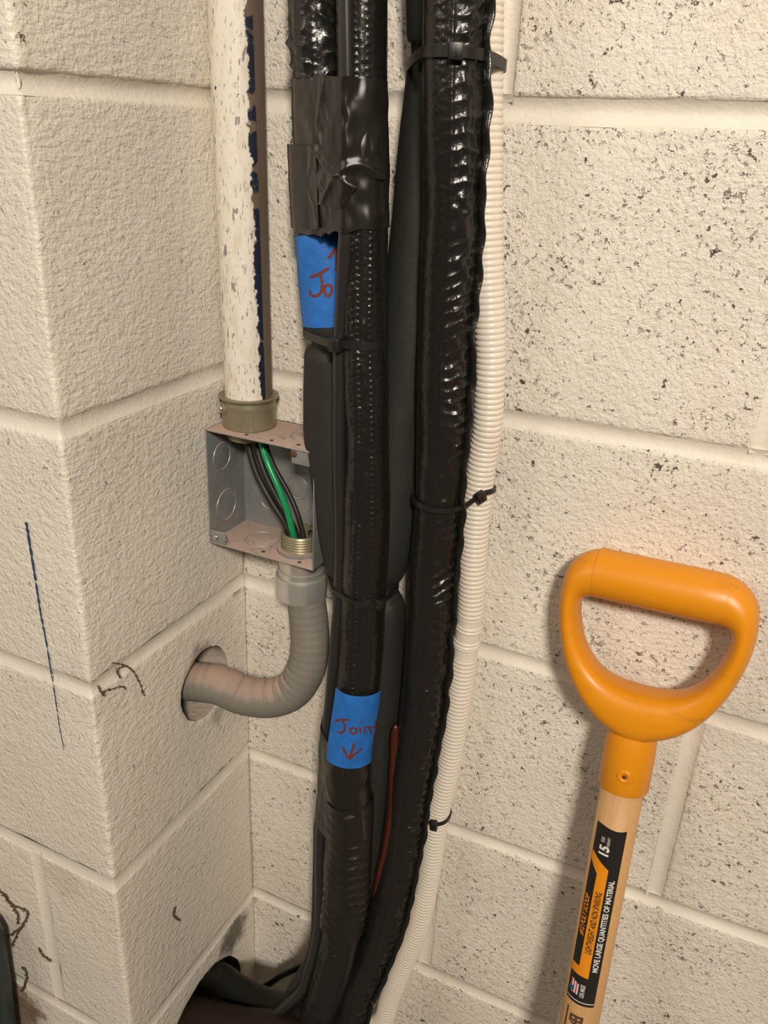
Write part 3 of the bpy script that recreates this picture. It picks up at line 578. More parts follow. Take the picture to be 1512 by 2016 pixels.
# the sleeve's welded seam flange, wavy, along its right side
te = TB['wrinkled_e']; s = np.linspace(.01, te.s[-1] - .05, 520)
V = []; st = []
for k, (e, tk) in enumerate([(-.001, -1), (.003, -1), (.0055, -1), (.0055, 1), (.003, 1), (-.001, 1)]):
    th = 1.32 + .13 * vnoise(s * 45, 0 * s, 1.5, 3) + (.05 * np.sin(s * 260) * (e > .002)) + tk * .028
    V.append(te.at(s, th, e + .0011 * vnoise(s * 70, 0 * s, 2.5, 5) * (e > .002)))
V = np.stack(V, 1).reshape(-1, 3)
mk('seam_flange', V, grid_faces(520, 6, True), M['sleeve'], pe)
cc = thing('cable', 'thin smooth black cable running down in front of the foam pipe', 'cable', (.09, -.07, -.9), 'black cables beside the pipes')
tube_mesh('jacket', TB['cable_c'], M['cable'], cc, 24, dr=lambda s, th: .0002 * vnoise(s * 30, th * 0, 1.0, 2), ds=.003)
# white corrugated hose
tg = TB['corrugated_hose']
sA, sB = float(tg.sz(-.3655)), float(tg.sz(-.404))
def dr_hose(s, th):
    ph = np.abs(np.sin(np.pi * s / .0040)); d = .00105 * (ph ** .55) - .0006
    m = smooth(np.clip((s - sA) / .0015, 0, 1)) * smooth(np.clip((sB - s) / .0015, 0, 1))
    c = np.full_like(s, -.0001)
    for q, a in ((.008, .0009), (.0115, .0009), (.0225, .0009), (.026, .0010), (.0285, .0006)): c = c + a * np.exp(-((s - sA - q) / .0007) ** 2)
    return d * (1 - m) + c * m
ph = thing('corrugated_hose', 'white ribbed plastic hose running down the right side of the black pipes', 'hose', (.2, -.03, -.93))
tube_mesh('ribbed_tube', tg, M['hose'], ph, 40, dr=dr_hose, ds=.0005)

# ------------------------------------------------------------------ tape wraps
def creases(z, phi, f, amp, seed):
    g = vnoise(phi * 2.0, z * 38, seed, 5); h = vnoise(phi * 1.2 + z * 35, z * 20 - phi, seed, 8)
    return amp * (.9 * g + .8 * (1 - np.abs(h) * 2.2).clip(0, 1) ** 2 + .35 * vnoise(phi * 6, z * 120, seed, 9))
up = [TB['wrinkled_a'], TB['cable_c'], TB['stitched_b']]
tw = thing('tape_wrap', 'shiny black tape wrapped around the pipes above the upper blue label', 'tape', (.11, -.05, -.08), 'black tape wraps around the pipes')
hull_sheet('tape_layer', up, M['duct'], tw, lambda p: .0125 + .0012 * np.sin(p * 2), lambda p: -.078 + .0045 * np.clip(p / 1.2, -1, 1) + .0008 * np.sin(p * 9), off=.0009, nphi=150, nz=110, dr=lambda z, p, f: creases(z, p, f, .0013, 1.3))
hull_sheet('tape_layer', up, M['duct'], tw, lambda p: .0142 - .0015 * np.clip((p + .3), -1, 1), lambda p: -.0615 + .018 * np.clip((p - .45) / .45, 0, 1), -.95, 1.3, 110, 100, .0022,
           lambda z, p, f: creases(z, p, f, .0019, 7.3) + .0022 * np.exp(-((z + .040 + .012 * p) / .0035) ** 2) + .0016 * np.exp(-((z + .050 - .014 * np.sin(p * 2)) / .003) ** 2))
hull_sheet('tape_layer', up, M['duct'], tw, -.0265, lambda p: -.0735 + .004 * p, -1.75, -.85, 40, 60, .0024, lambda z, p, f: creases(z, p, f, .0008, 3.3) + .0035 * np.clip((-1.35 - p) / .4, 0, 1))
low = [TB['foam_a'], TB['cable_c'], TB['stitched_b']]
tl = thing('tape_wrap', 'dark wrinkled tape wrapped around the pipes below the lower blue label', 'tape', (.11, -.07, -.7), 'black tape wraps around the pipes')
hull_sheet('tape_layer', low, M['duct'], tl, lambda p: -.487 + .012 * np.clip(np.abs(p - .25) - .5, 0, 1), -.585, off=.001, nphi=140, nz=90, dr=lambda z, p, f: creases(z, p, f, .0011, 11.3))
tb_ = TB['stitched_b']; s0, s1 = float(tb_.sz(-.545)), float(tb_.sz(-.688))
def dr_low(s, th):
    a, b = ring3(th, 1.0); q = s / .0105 + .5 * vnoise(a * 1.6, b * 1.6, s * 25, 41)
    return .0022 + .0015 * (1 - np.abs(np.sin(np.pi * q))) ** 2 * np.clip(.4 + vnoise(a * 1.5, b * 1.5, s * 40, 43), 0, 1.2) + .0012 * vnoise(a * 1.5, b * 1.5, s * 30, 44)
tube_mesh('tape_layer', tb_, M['duct'], tl, 90, s0, s1, dr=dr_low, ds=.0012, cap=False)
# blue masking-tape labels
def label_tape(name, label, tb, c, off, kind):
    (s0, t0), (s1, t1) = c
    t = thing(name, label, 'label', tuple(tb.at(s1, (t0 + t1) / 2).tolist()), 'blue tape labels on the pipes')
    tube_mesh('tape_strip', tb, M['blue'], t, 36, s0, s1, t0, t1, dr=lambda s, th: off + .0004 * vnoise(th * 2, s * 60, 1.0, 7) + dr_foam(s, th) * (kind == 1), ds=.0015)
    return t
l1 = label_tape('tape_label', 'blue tape label with part of a red word under the duct tape', TB['foam_a'], ((.002, -1.75), (.0655, .93)), .0009, 1)
l2 = label_tape('tape_label', 'blue tape label reading Joint over a down arrow, near the bottom of the bundle', TB['stitched_b'], ((.6105, -.60), (.683, 1.55)), .0030, 2)
def write(parent, name, polys, tb, off, w, foam):
    def at(s, th):
        d = off + (float(dr_foam(np.array(s), np.array(th))) if foam else 0) + .0004 * float(vnoise(th * 2, s * 60, 1.0, 7))
        p = tb.at(s, th, d); P, N, S, r = tb.fr(s); return p, N * math.cos(th) + S * math.sin(th)
    A = ribbon_strokes(polys, w, at); return mk(name, A.V, A.F, M['ink'], parent, False)
write(l1, 'handwriting', PATHS['ink_word_1'], TB['foam_a'], .0012, .0020, True); write(l1, 'arrow', PATHS['ink_arrow_1'], TB['foam_a'], .0012, .0020, True)
write(l2, 'handwriting', PATHS['ink_word_2'], TB['stitched_b'], .0033, .0018, False); write(l2, 'arrow', PATHS['ink_arrow_2'], TB['stitched_b'], .0033, .0021, False)

# ------------------------------------------------------------------ cable ties
def cable_tie(label, tubes, z, w, head, tilt=None, off=.0004, headsize=(.0032, .0026, .0034), tail=None, extra=None):
    phi = np.linspace(-math.pi, math.pi, 96, endpoint=False)
    c, R, D = hull_R([(t.circle(z)) for t in tubes], phi, off)
    zo = np.array([tilt(p) for p in phi]) if tilt else np.zeros(96)
    tk = .0013
    V = []
    for (r, dz) in ((0, -.5), (tk, -.5), (tk, .5), (0, .5)):
        V.append(np.stack([c[0] + D[:, 0] * (R + r), c[1] + D[:, 1] * (R + r), z + zo + dz * w], 1))
    V = np.stack(V, 1).reshape(-1, 3)
    t = thing('cable_tie', label, 'cable tie', (c[0], c[1], z - w / 2), 'black cable ties holding the pipes')
    mk('band', V, grid_faces(97, 4, True)[:0].tolist() + [(i * 4 + k, ((i + 1) % 96) * 4 + k, ((i + 1) % 96) * 4 + (k + 1) % 4, i * 4 + (k + 1) % 4) for i in range(96) for k in range(4)], M['tie'], t, True, sharp=40)
    i = int(np.argmin(np.abs(phi - head))); rr = R[i] + headsize[1] * .8
    d = np.array([D[i, 0], D[i, 1], 0]); side = np.array([-d[1], d[0], 0]); pc = np.array([c[0], c[1], z + zo[i]]) + d * rr
    dzs = (zo[(i + 2) % 96] - zo[i - 2]); ax = np.array([V[((i + 2) % 96) * 4] - V[((i - 2) % 96) * 4]])[0]; ax /= np.linalg.norm(ax); d2 = d - ax * (d @ ax); d2 /= np.linalg.norm(d2); up_ = np.cross(d2, ax)
    h = bevel_box('head', pc, headsize, M['tie'], t, .0006, R=[ax, d2, up_])
    bevel_box('pawl', pc + d2 * headsize[1] + ax * .0002, (.0006, .0005, headsize[2] * .7), M['tie'], h, .0002, R=[ax, d2, up_])
    if tail:
        L, dirv = tail; dv = np.array(dirv, float); dv /= np.linalg.norm(dv)
        sv = np.cross(dv, d2); sv /= np.linalg.norm(sv); bevel_box('tail', pc + dv * (L / 2 + headsize[0] * .3), (L / 2, .0007, w * .45), M['tie'], t, .0003, R=[dv, np.cross(sv, dv), sv])
    return t
cable_tie('uppermost black cable tie, around the right pipe and white hose', [TB['foam_d'], TB['wrinkled_e'], TB['corrugated_hose']], .0258, .0062, .32, tilt=lambda p: .0035 * math.cos(p - .2) - .002, headsize=(.0042, .003, .0046), off=.0012)
cable_tie('black cable tie pinching the foam pipe just below the upper blue label', [TB['foam_a'], TB['cable_c'], TB['stitched_b']], -.1512, .0056, .20, tilt=lambda p: .0018 * math.sin(p), headsize=(.0042, .003, .0046))
cable_tie('black cable tie drawing in the bundle above the lower blue label', [TB['foam_a'], TB['cable_c'], TB['stitched_b'], TB['foam_d']], -.3505, .0046, .95, tilt=lambda p: .0035 * math.cos(p) , headsize=(.004, .0028, .004))
cable_tie('black cable tie whose square head sits on the middle of the white hose', [TB['wrinkled_e'], TB['corrugated_hose']], -.2590, .0040, 1.30, tilt=lambda p: -.003 * math.cos(p) + .006 * max(0, math.sin(p)) ** 3, headsize=(.0036, .003, .0036), off=.0014)
cable_tie('lowest black cable tie, around the white hose alone', [TB['corrugated_hose']], -.5830, .0036, .15, tilt=lambda p: .004 * (math.sin(p) * .5 - math.cos(p)) * .6, headsize=(.0030, .0028, .0045), off=.0008)

# ------------------------------------------------------------------ odds and ends of the bundle's foot
bs = thing('brown_strip', 'glossy reddish brown strip beside the black pipes near the lower tape wrap', 'strip', (.13, -.06, -.7))
tube_mesh('strip', TB['brown_strip'], M['strip'], bs, 16, dr=lambda s, th: .0006 * vnoise(s * 60, np.cos(th) * 2, 1.0, 4), ds=.003)
tc = thing('cable', 'thin black cable slanting behind the pipes from the large wall hole', 'cable', (.04, -.04, -.93), 'black cables beside the pipes')
tube_mesh('jacket', TB['thin_cable'], M['rubber'], tc, 16, ds=.004)
wc = thing('cord', 'pale thin cord between the black pipes and the foot of the ribbed hose', 'cord', (.15, -.04, -.95))
tube_mesh('jacket', TB['white_cord'], M['cord'], wc, 16, ds=.004)
bt = thing('rubber_tube', 'black rubber tube coming out of the large hole at the lower left', 'tube', (.03, -.12, -.9), 'tubes entering the large hole')
tube_mesh('tube_wall', TB['bottom_tube'], M['rubber'], bt, 32, dr=lambda s, th: .0012 * vnoise(np.cos(th), np.sin(th), s * 20, 4), ds=.003)

bq = thing('rubber_tube', 'dark brown tube at the bottom edge filling the mouth of the large hole', 'tube', (.03, -.1, -.93), 'tubes entering the large hole')
tube_mesh('tube_wall', TB['brown_tube'], M['brown'], bq, 40, dr=lambda s, th: .0012 * vnoise(np.cos(th), np.sin(th), s * 20, 9), ds=.003)

# ------------------------------------------------------------------ painted conduit, junction box, wires, flexible conduit
CB = np.array([.0255, -.024, -.2385]); CT = np.array([.0140, -.024, .62])
tcd = Tube([[*(CT + (CB - CT) * f), .0191] for f in (0, .33, .66, 1)], .004)
cd = thing('conduit', 'white painted metal conduit with flaking paint rising from the junction box', 'conduit', tuple(CB))
Ls = tcd.s[-1]
oc = tube_mesh('pipe', tcd, M['conduit'], cd, 72, ds=.006)
st_ = oc.data.attributes['st'].data
for i, v in enumerate(st_): st_[i].vector = (v.vector[0], v.vector[1] - (Ls - .30), 0)
ax = (CT - CB) / np.linalg.norm(CT - CB)
V, F = lathe(CB, ax, [(.0196, -.004), (.0222, -.0035), (.0222, .0125), (.0226, .0128), (.0226, .0145), (.0218, .0150), (.0214, .0185), (.0232, .0195), (.0246, .0207), (.0248, .0218), (.0238, .0224), (.0196, .0218)], 56)
cn = mk('connector', V, F, M['brasszinc'], cd, True, sharp=35)
def screw(c, d, r, h, mat, parent, name='screw'):
    V, F = lathe(c, d, [(r * .98, 0), (r, h * .45), (r * .8, h * .85), (r * .35, h)], 20); return mk(name, V, F, mat, parent, True)
dv = np.array([-.55, -.83, 0]); sc_c = CB + ax * .0125 + dv * .0195
V, F = lathe(sc_c, dv, [(.0052, 0), (.0052, .0035), (.0042, .0045)], 20); mk('screw_boss', V, F, M['brasszinc'], cn, True, sharp=40)
screw(sc_c + dv * .0042, dv, .0034, .0028, M['screw'], cn)
screw(CB + ax * .003 + np.array([-.35, -.93, 0]) * .0212, (-.35, -.93, 0), .0026, .0012, M['brasszinc'], cn, 'rivet')
sd = np.array([.72, -.69, 0]); V, F = box(CB + ax * .006 + sd * .0222, (.0016, .0011, .008), R=[[.69, .72, 0], [.72, -.69, 0], [0, 0, 1]]); mk('clamp_rib', V, F, M['brasszinc'], cn, False)

X0, X1, Z0, Z1, DP, WT = .0022, .1048, -.3452, -.2425, .054, .0012
jb = thing('junction_box', 'open square galvanized junction box with pinkish dust under the painted conduit', 'junction box', ((X0 + X1) / 2, -DP / 2, Z0))
A = Acc()
A.add(*box(((X0 + X1) / 2, -.0012, (Z0 + Z1) / 2), ((X1 - X0) / 2, .0006, (Z1 - Z0) / 2)))
mk('back_plate', A.V, A.F, M['galv'], jb, False)
for nm, c, h in (('side_plate', (X0 + WT / 2, -DP / 2, (Z0 + Z1) / 2), (WT / 2, DP / 2, (Z1 - Z0) / 2)), ('side_plate', (X1 - WT / 2, -DP / 2, (Z0 + Z1) / 2), (WT / 2, DP / 2, (Z1 - Z0) / 2)),
                 ('top_plate', ((X0 + X1) / 2, -DP / 2, Z1 - WT / 2), ((X1 - X0) / 2, DP / 2, WT / 2)), ('bottom_plate', ((X0 + X1) / 2, -DP / 2, Z0 + WT / 2), ((X1 - X0) / 2, DP / 2, WT / 2))):
    bevel_box(nm, c, h, M['galv'], jb, .0004)
def knockout(c, nrm, r):
    n = np.array(nrm, float); c = np.array(c)
    V, F = lathe(c, n, [(r, 0), (r, .0002), (r - .0004, .0007), (r - .0010, .0007), (r - .0014, .0002), (r - .002, .00045), (.001, .00045)], 40)
    mk('knockout', V, F, M['galv'], jb, True, sharp=30)
for c, n_, r in (((X0 + WT, -.0340, -.272), (1, 0, 0), .0125), ((X0 + WT, -.0300, -.318), (1, 0, 0), .0145), ((.088, -.0018, -.283), (0, -1, 0), .0145), ((.058, -.0018, -.300), (0, -1, 0), .011), ((.030, -.0018, -.318), (0, -1, 0), .0100), ((.080, -.0018, -.325), (0, -1, 0), .0125),
                 ((.0385, -.0275, Z0 + WT), (0, 0, 1), .0150), ((.079, -.024, Z1), (0, 0, 1), .0125)):
    knockout(c, n_, r)
for (x, y) in ((.038, -.047), (.062, -.0475), (.085, -.045)):
    V, F = lathe((x, y, Z1), (0, 0, 1), [(.0016, 0), (.0016, .0003), (.0006, .0003)], 14); mk('dimple', V, F, M['burn'], jb, True)
for (x, y) in ((.052, -.047), (.076, -.044), (.088, -.048)):
    V, F = lathe((x, y, Z0 + WT), (0, 0, 1), [(.0016, 0), (.0016, .0003), (.0006, .0003)], 14); mk('dimple', V, F, M['burn'], jb, True)
tb1 = bevel_box('cover_tab', (.0105, -.0530, -.3385), (.0078, .0006, .0058), M['galv'], jb, .0004)
screw((.0085, -.0536, -.3385), (0, -1, 0), .0026, .0018, M['screw'], tb1); screw((.0145, -.0480, -.3415), (0, -.5, .8), .0022, .0016, M['screw'], tb1)
tb2 = bevel_box('cover_tab', (.0930, -.0520, -.2490), (.0098, .0006, .0065), M['galv'], jb, .0004)
screw((.0855, -.0520, -.2475), (0, -1, 0), .0028, .002, M['burn'], tb2)
V, F = lathe((.0245, -.025, Z1 - .0105), (0, 0, 1), [(.0150, 0), (.0172, 0), (.0172, .004), (.0186, .0045), (.0186, .0092), (.0150, .0092)], 40)
mk('bushing', V, F, M['brasszinc'], jb, True, sharp=35)

WG = 'wires inside the open junction box'
def wire(name, label, pts, r, mat):
    t = thing(name, label, 'wire', tuple(pts[-1][:3]), WG)
    tube_mesh('insulation', Tube([[*p, r] for p in pts], .001), mat, t, 16, ds=.002)
wire('wire', 'leftmost of the black wires in the junction box', [(.0225, -.026, -.236), (.0255, -.027, -.258), (.0345, -.029, -.282), (.0490, -.029, -.305), (.0610, -.028, -.322), (.0690, -.027, -.342), (.071, -.027, -.372)], .0029, M['wire_black'])
wire('wire', 'middle black wire in the junction box, next to the green one', [(.0300, -.024, -.236), (.0315, -.024, -.258), (.0400, -.026, -.280), (.0530, -.026, -.302), (.0655, -.026, -.320), (.0735, -.024, -.342), (.075, -.024, -.372)], .0029, M['wire_black'])
wire('wire', 'thin black wire behind the green wire in the junction box', [(.0340, -.019, -.236), (.0365, -.018, -.258), (.0450, -.018, -.278), (.0600, -.018, -.300), (.0710, -.020, -.320), (.0770, -.021, -.342), (.078, -.021, -.372)], .0022, M['wire_black'])
wire('wire', 'green ground wire curving down through the junction box', [(.0360, -.0285, -.236), (.0415, -.030, -.256), (.0500, -.034, -.270), (.0610, -.036, -.288), (.0690, -.036, -.306), (.0725, -.034, -.324), (.0735, -.031, -.342), (.0740, -.031, -.372)], .0028, M['wire_green'])

fc = thing('flexible_conduit', 'grey flexible conduit curving from the junction box into the wall hole', 'conduit', (.077, -.028, -.40))
tf = TB['flexible_conduit']
def dr_flex(s, th):
    bend = np.exp(-((s - .135) / .06) ** 2); inner = np.clip(-np.sin(th) * .9 + .35, 0, 1)
    ph = s / .0135 + .25 * vnoise(s * 40, 0 * s, 1.0, 3); r = np.abs(np.sin(np.pi * ph)) ** .45
    r2 = np.abs(np.sin(np.pi * s / .0068)) ** .5
    return bend * inner * (.0022 * r - .0012) + .0003 * r2 + .0003 * vnoise(np.cos(th), np.sin(th), s * 30, 7)
tube_mesh('hose', tf, M['flex'], fc, 56, dr=dr_flex, ds=.0009)
V, F = lathe((.0772, -.027, -.389), (.01, 0, 1), [(.0180, 0), (.0212, .0005), (.0224, .0025), (.0226, .0200), (.0218, .0225), (.0200, .0232), (.0200, .0285), (.0190, .029), (.0190, .0435), (.0150, .0435)], 64)
V = np.array(V); mk('gland_nut', V, F, M['zinc'], fc, True, sharp=30)
prof = []
for i in range(7): prof += [(.0157, .0024 * i), (.0166, .0024 * i + .0012)]
prof += [(.0157, .0172), (.0140, .0172), (.0140, .006)]
V, F = lathe((.0765, -.027, Z0 + WT), (0, 0, 1), prof, 48, closed_caps=False); mk('threaded_collar', V, F, M['brasszinc'], fc, True, sharp=25)
V, F = lathe((.0765, -.027, Z0 + WT), (0, 0, 1), [(.0165, 0), (.0205, 0), (.0205, .0032), (.0165, .0032)], 12); mk('locknut', V, F, M['galv'], fc, False)
V, F = torus_path([(.0905 + .010 * math.cos(a), -.020, -.3300 + .0055 * math.sin(a) - (.012 if math.sin(a) < -.2 else 0)) for a in np.linspace(-.2, math.pi + .2, 16)], .0008, 8, False)
mk('wire_clip', V, F, M['screw'], jb, True)

# ------------------------------------------------------------------ cobwebs, dirt, dark post at the frame's lower left
def web(label, lines, r, ball=True):
    A = Acc(); rnd = random.Random(len(lines) * 7 + 1)
    for l in lines:
        P = catmull(np.array(l), 10 * len(l)); rad = [r * (.22 + .9 * abs(math.sin(i * .63 + len(l))) ** 3 * rnd.uniform(.5, 1.3) + .25 * rnd.random()) for i in range(len(P))]; P = P + np.array([[rnd.uniform(-1, 1) * r * .45 for _ in range(3)] for _ in P])
        A.add(*torus_path(P, r, 6, False, [q * .72 for q in rad]))
        for _ in range(3 * len(l)):
            a = P[rnd.randrange(len(P))]; e = np.array([rnd.uniform(-1, 1) for _ in range(3)]); e *= r * rnd.uniform(1.5, 5); q = np.array([a + e * t + np.array([0, 0, -.25 * r * math.sin(3 * t)]) for t in np.linspace(-.5, .5, 5)])
            A.add(*torus_path(q, r * .09, 4, False))
    o = mk('cobweb', A.V, A.F, M['debris'], None, True); return tag(o, label, 'cobweb', 'brown cobwebs on the walls')
web('brown cobweb strands at the pier corner left of the small wall hole', PATHS['web_return'], .0010)
web('brown cobweb strands zigzagging on the pier front at the left frame edge', PATHS['web_front'], .0016)
web('short brown cobweb drooping near the lower left frame corner', PATHS['web_front_2'], .0018)
web('small brown cobweb crumb on the pier front between the larger strands', PATHS['web_front_3'], .0014)
web('little brown cobweb hanging under the flexible conduit in the wall corner', PATHS['web_conduit'], .0010)
web('small curled brown cobweb on the shaded pier side above the large hole', PATHS['insect'], .0014)
V, F = lathe((-.2055, -.232, FLOOR + .002), (.084, 0, 1), [(.024, 0), (.025, .004), (.025, .57), (.0235, .640), (.019, .652), (.004, .656)], 32)
tag(mk('post', V, F, M['teal'], None, True, sharp=50), 'dark teal rounded post end at the lower left frame edge', 'post')
# ------------------------------------------------------------------ shovel
SO = np.array([.3713, -.046, -.4326]); SWv = np.array([-.0251, .1533, .9879]); SWv /= np.linalg.norm(SWv)
SU = np.array([.9997, -.0037, .0259]); SU -= SWv * (SU @ SWv); SU /= np.linalg.norm(SU); SN = np.cross(SU, SWv)
def SP(x, z, n=0.0): return SO + SU * x + SWv * z + SN * n
tfoot = (FLOOR + .012 - SO[2]) / SWv[2]
sh = thing('shovel', 'shovel with yellow plastic D-grip and wooden shaft leaning on the block wall', 'shovel', tuple(SP(0, tfoot)))
OUT = [(0, 154), (30, 154), (46, 153), (57, 147), (64, 138), (67, 125), (67.5, 110), (66, 97), (62, 80), (56, 64), (47, 48), (35, 34), (20, 24), (0, 17)]
INN = [(0, 118.5), (30, 118.5), (42, 118.5), (49, 116.5), (51.5, 113), (52, 108), (51, 101), (49, 93), (45, 82), (38, 71), (30, 63.5), (21, 59), (11, 57), (0, 56.5)]
DEP = [17.6, 17.6, 17.6, 17.3, 16.8, 16.2, 15.6, 15.2, 15, 15.2, 16, 17.5, 18.8, 19.3]
full_o = np.array(OUT + [(-x, z) for x, z in OUT[-2:0:-1]], float); full_i = np.array(INN + [(-x, z) for x, z in INN[-2:0:-1]], float); full_d = np.array(DEP + DEP[-2:0:-1], float)
def closed_cat(P, n):
    P = np.asarray(P, float); m = len(P); u = np.linspace(0, m, n, endpoint=False); i = u.astype(int); t = (u - i)[:, None]
    p0, p1, p2, p3 = P[(i - 1) % m], P[i % m], P[(i + 1) % m], P[(i + 2) % m]
    return .5 * (2 * p1 + (-p0 + p2) * t + (2 * p0 - 5 * p1 + 4 * p2 - p3) * t ** 2 + (-p0 + 3 * p1 - 3 * p2 + p3) * t ** 3)
nn = 160; nk = 28
co = closed_cat(full_o, nn) / 1000; ci = closed_cat(full_i, nn) / 1000; cd_ = closed_cat(full_d[:, None], nn)[:, 0] / 1000
V = []
for i in range(nn):
    low = np.clip((.085 - (co[i, 1] + ci[i, 1]) / 2) / .05, 0, 1); e = 2 / (2.0 + 1.0 * low)
    for k in range(nk):
        t = 2 * math.pi * k / nk; c_, s_ = math.cos(t), math.sin(t)
        a = np.sign(c_) * abs(c_) ** e; b = np.sign(s_) * abs(s_) ** e
        q = (co[i] + ci[i]) / 2 + (co[i] - ci[i]) / 2 * a
        V.append(SP(q[0], q[1], b * cd_[i]))
F = [(i * nk + k, ((i + 1) % nn) * nk + k, ((i + 1) % nn) * nk + (k + 1) % nk, i * nk + (k + 1) % nk) for i in range(nn) for k in range(nk)]
gr = mk('handle_grip', V, F, M['yellow'], sh)
bm = bmesh.new(); bm.from_mesh(gr.data); bmesh.ops.recalc_face_normals(bm, faces=bm.faces); bm.to_mesh(gr.data); bm.free()
V, F = lathe(SP(-.0445, .13625), SU, [(.0172, 0), (.0181, .0002), (.0182, .0012), (.0182, .070), (.0179, .086), (.0170, .090)], 56); mk('grip_bar', V, F, M['yellow'], gr, True, sharp=50)
V, F = lathe(SP(0, -.0235), SWv, [(.0160, 0), (.0182, .0002), (.0187, .0012), (.0186, .030), (.0180, .042), (.0150, .052)], 56); mk('socket', V, F, M['yellow'], sh, True, sharp=50)
V, F = lathe(SP(.0015, -.0065, .0180), SN, [(.0052, 0), (.0052, .0012), (.0046, .0017), (.0026, .0014), (.0019, .0006)], 28); rv = mk('rivet_boss', V, F, M['yellow'], sh, True, sharp=50)
V, F = lathe(SP(.0015, -.0065, .0189), SN, [(.0015, 0), (.0015, .0004), (.0002, .0004)], 16); mk('rivet_hole', V, F, M['burn'], rv, True)
RS = .01575
V, F = lathe(SP(0, tfoot + .26), SWv, [(RS, 0), (RS, .2), (RS, .4), (RS, -.01 - tfoot - .26)], 56)
so_ = mk('shaft', V, F, M['wood'], sh)
# poly scoop standing on the floor, below the frame
nx, nz = 20, 18; Vf = []
for sgn in (1, -1):
    for j in range(nz):
        f = j / (nz - 1); zz = tfoot + .002 + f * .33
        for i in range(nx):
            g = i / (nx - 1) * 2 - 1; wdt = .15 * (1 - .25 * max(0, f - .75) * 4 * max(0, f - .75)) * (1 - .1 * f)
            d = .030 * g * g + (.012 * (1 - f)) + .004 * math.cos(g * 3) * f - .010 + sgn * .0018
            Vf.append(SP(g * wdt, zz, d))
Fq = grid_faces(nz, nx).tolist(); n0 = nx * nz; Fq += [tuple(i + n0 for i in f[::-1]) for f in grid_faces(nz, nx).tolist()]
ed = [j * nx for j in range(nz)] + [(nz - 1) * nx + i for i in range(1, nx)] + [j * nx + nx - 1 for j in range(nz - 2, -1, -1)] + [i for i in range(nx - 2, 0, -1)]
Fq += [(ed[k], ed[(k + 1) % len(ed)], ed[(k + 1) % len(ed)] + n0, ed[k] + n0) for k in range(len(ed))]
mk('scoop_blade', Vf, Fq, M['poly'], sh)
# sticker: along-shaft coordinate f (0 bottom, 1 top), around-shaft coordinate g (0 left, 1 right)
ZB, ZT, TL, TR = -.2165, -.0535, math.radians(-50), math.radians(39)
def LP(f, g, off): 
    z = ZB + (ZT - ZB) * f; th = TL + (TR - TL) * g; r = RS + off
    return SP(r * math.sin(th), z, r * math.cos(th))
def patch(name, poly_fg, off, mat, parent, nf=24, ng=14):
    """poly_fg(a,b)->(f,g) for a,b in 0..1"""
    V = [LP(*poly_fg(a, b), off) for a in np.linspace(0, 1, nf) for b in np.linspace(0, 1, ng)]
    return mk(name, V, grid_faces(nf, ng)[:, ::-1], mat, parent)
stk = patch('sticker', lambda a, b: (a + (.004 * math.sin(b * 6 + .5) * (a > .97)) + .0, b), .00022, M['sticker'], sh, 40, 20)
def lerp(p, q, t): return (p[0] + (q[0] - p[0]) * t, p[1] + (q[1] - p[1]) * t)
def quad(name, A, B, C_, D, off, mat, parent, nf=10, ng=8):   # A,B bottom edge left-right; D,C top edge left-right
    return patch(name, lambda a, b: lerp(lerp(A, B, b), lerp(D, C_, b), a), off, mat, parent, nf, ng)
quad('orange_band', (.165, .30), (.165, .655), (.785, .655), (.745, .33), .0004, M['orange_ink'], stk, 30, 8)
quad('orange_band', (.165, .0), (.165, .31), (.215, .31), (.215, .0), .0004, M['orange_ink'], stk)
quad('orange_band', (.805, .0), (.745, .33), (.785, .655), (.850, .04), .00041, M['orange_ink'], stk)
quad('border_line', (.016, .02), (.016, .98), (.021, .98), (.021, .02), .0004, M['white_ink'], stk, 2, 16)
def text(body, f0, f1, g0, g1, mat, name='lettering', shear=0.0, bold=.0, off=.0006):
    cu = bpy.data.curves.new('lettering_curve', 'FONT'); cu.body = body; cu.shear = shear; cu.offset = bold; cu.resolution_u = 3
    ob = bpy.data.objects.new('lettering_tmp', cu); COL.objects.link(ob)
    dg = bpy.context.evaluated_depsgraph_get(); me = ob.evaluated_get(dg).to_mesh()
    bm = bmesh.new(); bm.from_mesh(me)
    ys = [v.co.y for v in bm.verts]; y0, y1 = min(ys), max(ys)
    for q in range(1, 7):
        bmesh.ops.bisect_plane(bm, geom=bm.verts[:] + bm.edges[:] + bm.faces[:], plane_co=(0, y0 + (y1 - y0) * q / 7, 0), plane_no=(0, 1, 0))
    bmesh.ops.triangulate(bm, faces=bm.faces)
    co_ = np.array([v.co[:] for v in bm.verts]); F = [tuple(v.index for v in f.verts) for f in bm.faces]; bm.free()
    bpy.data.objects.remove(ob); bpy.data.curves.remove(cu)
    mn, mx = co_.min(0), co_.max(0); q = (co_[:, :2] - mn[:2]) / (mx - mn)[:2]
    V = [LP(f0 + (f1 - f0) * a, g1 + (g0 - g1) * b, off) for a, b in q]
    return mk(name, V, F, mat, stk, False)
text('MOVE LARGE QUANTITIES OF MATERIAL', .212, .735, .72, .93, M['white_ink'], bold=.03)
text('LIGHTWEIGHT AND NON SPARKING', .305, .655, .40, .60, M['black_ink'], bold=.02)
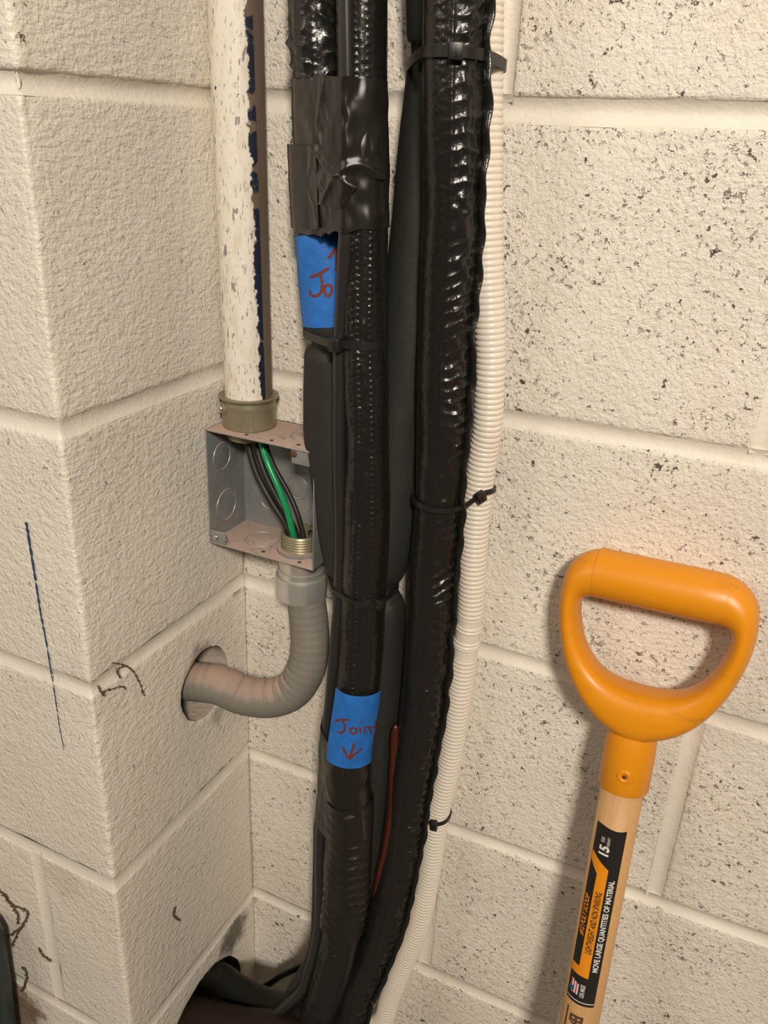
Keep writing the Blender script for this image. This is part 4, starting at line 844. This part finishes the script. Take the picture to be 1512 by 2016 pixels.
text('#12 POLY SCOOP', .385, .615, .06, .27, M['orange_ink'], shear=.25, bold=.03)
text('15', .855, .905, .26, .58, M['white_ink'], bold=.04)
text('YEAR', .917, .948, .28, .40, M['white_ink']); text('WARRANTY', .905, .955, .47, .56, M['white_ink'])
text('USA', .048, .078, .47, .62, M['white_ink'], bold=.02); text('MADE', .083, .122, .47, .62, M['white_ink'], bold=.02)
for i in range(6):
    g0 = .12 + .29 * i / 6; quad('flag_stripe', (.052 + .012 * i / 6 * 0, g0), (.052, g0 + .29 / 6), (.130 - .003 * i, g0 + .29 / 6), (.130 - .003 * i, g0), .00045, M['red_ink'] if i % 2 == 0 else M['white_ink'], stk, 6, 3)
quad('flag_canton', (.050, .10), (.062, .26), (.088, .26), (.086, .08), .0006, M['blue_ink'], stk, 5, 4)
# burnt stamp below the sticker, only partly in the frame: a frame line and two blurred signs
def stroke(f0, g0, f1, g1, w):
    P0 = np.array((f0, g0)); P1 = np.array((f1, g1)); d = P1 - P0; L = math.hypot(d[0] * .163, d[1] * .0245) + 1e-9
    nrm = np.array((-d[1] * .0245 / .163, d[0] * .163 / .0245)) / L * w
    V = []
    for t in np.linspace(0, 1, 6):
        p = P0 + d * t; V += [LP(*(p - nrm / 2 * np.array((1, 1))), .00012), LP(*(p + nrm / 2), .00012)]
    return V, [(2 * i, 2 * i + 1, 2 * i + 3, 2 * i + 2) for i in range(5)]
A = Acc()
for q in [(-.04, .16, -.60, .14, .0016), (-.075, .30, -.075, .72, .0026), (-.10, .30, -.10, .70, .0022), (-.075, .32, -.115, .32, .0022), (-.072, .50, -.125, .52, .002), (-.070, .70, -.13, .66, .0022), (-.115, .36, -.13, .64, .0022),
          (-.150, .28, -.152, .70, .0024), (-.150, .40, -.20, .38, .0022), (-.152, .62, -.20, .60, .0022), (-.20, .30, -.205, .70, .0024), (-.25, .28, -.255, .68, .0024), (-.25, .48, -.30, .48, .0022)]:
    A.add(*stroke(*q))
mk('burnt_stamp', A.V, A.F, M['burn'], sh, False)
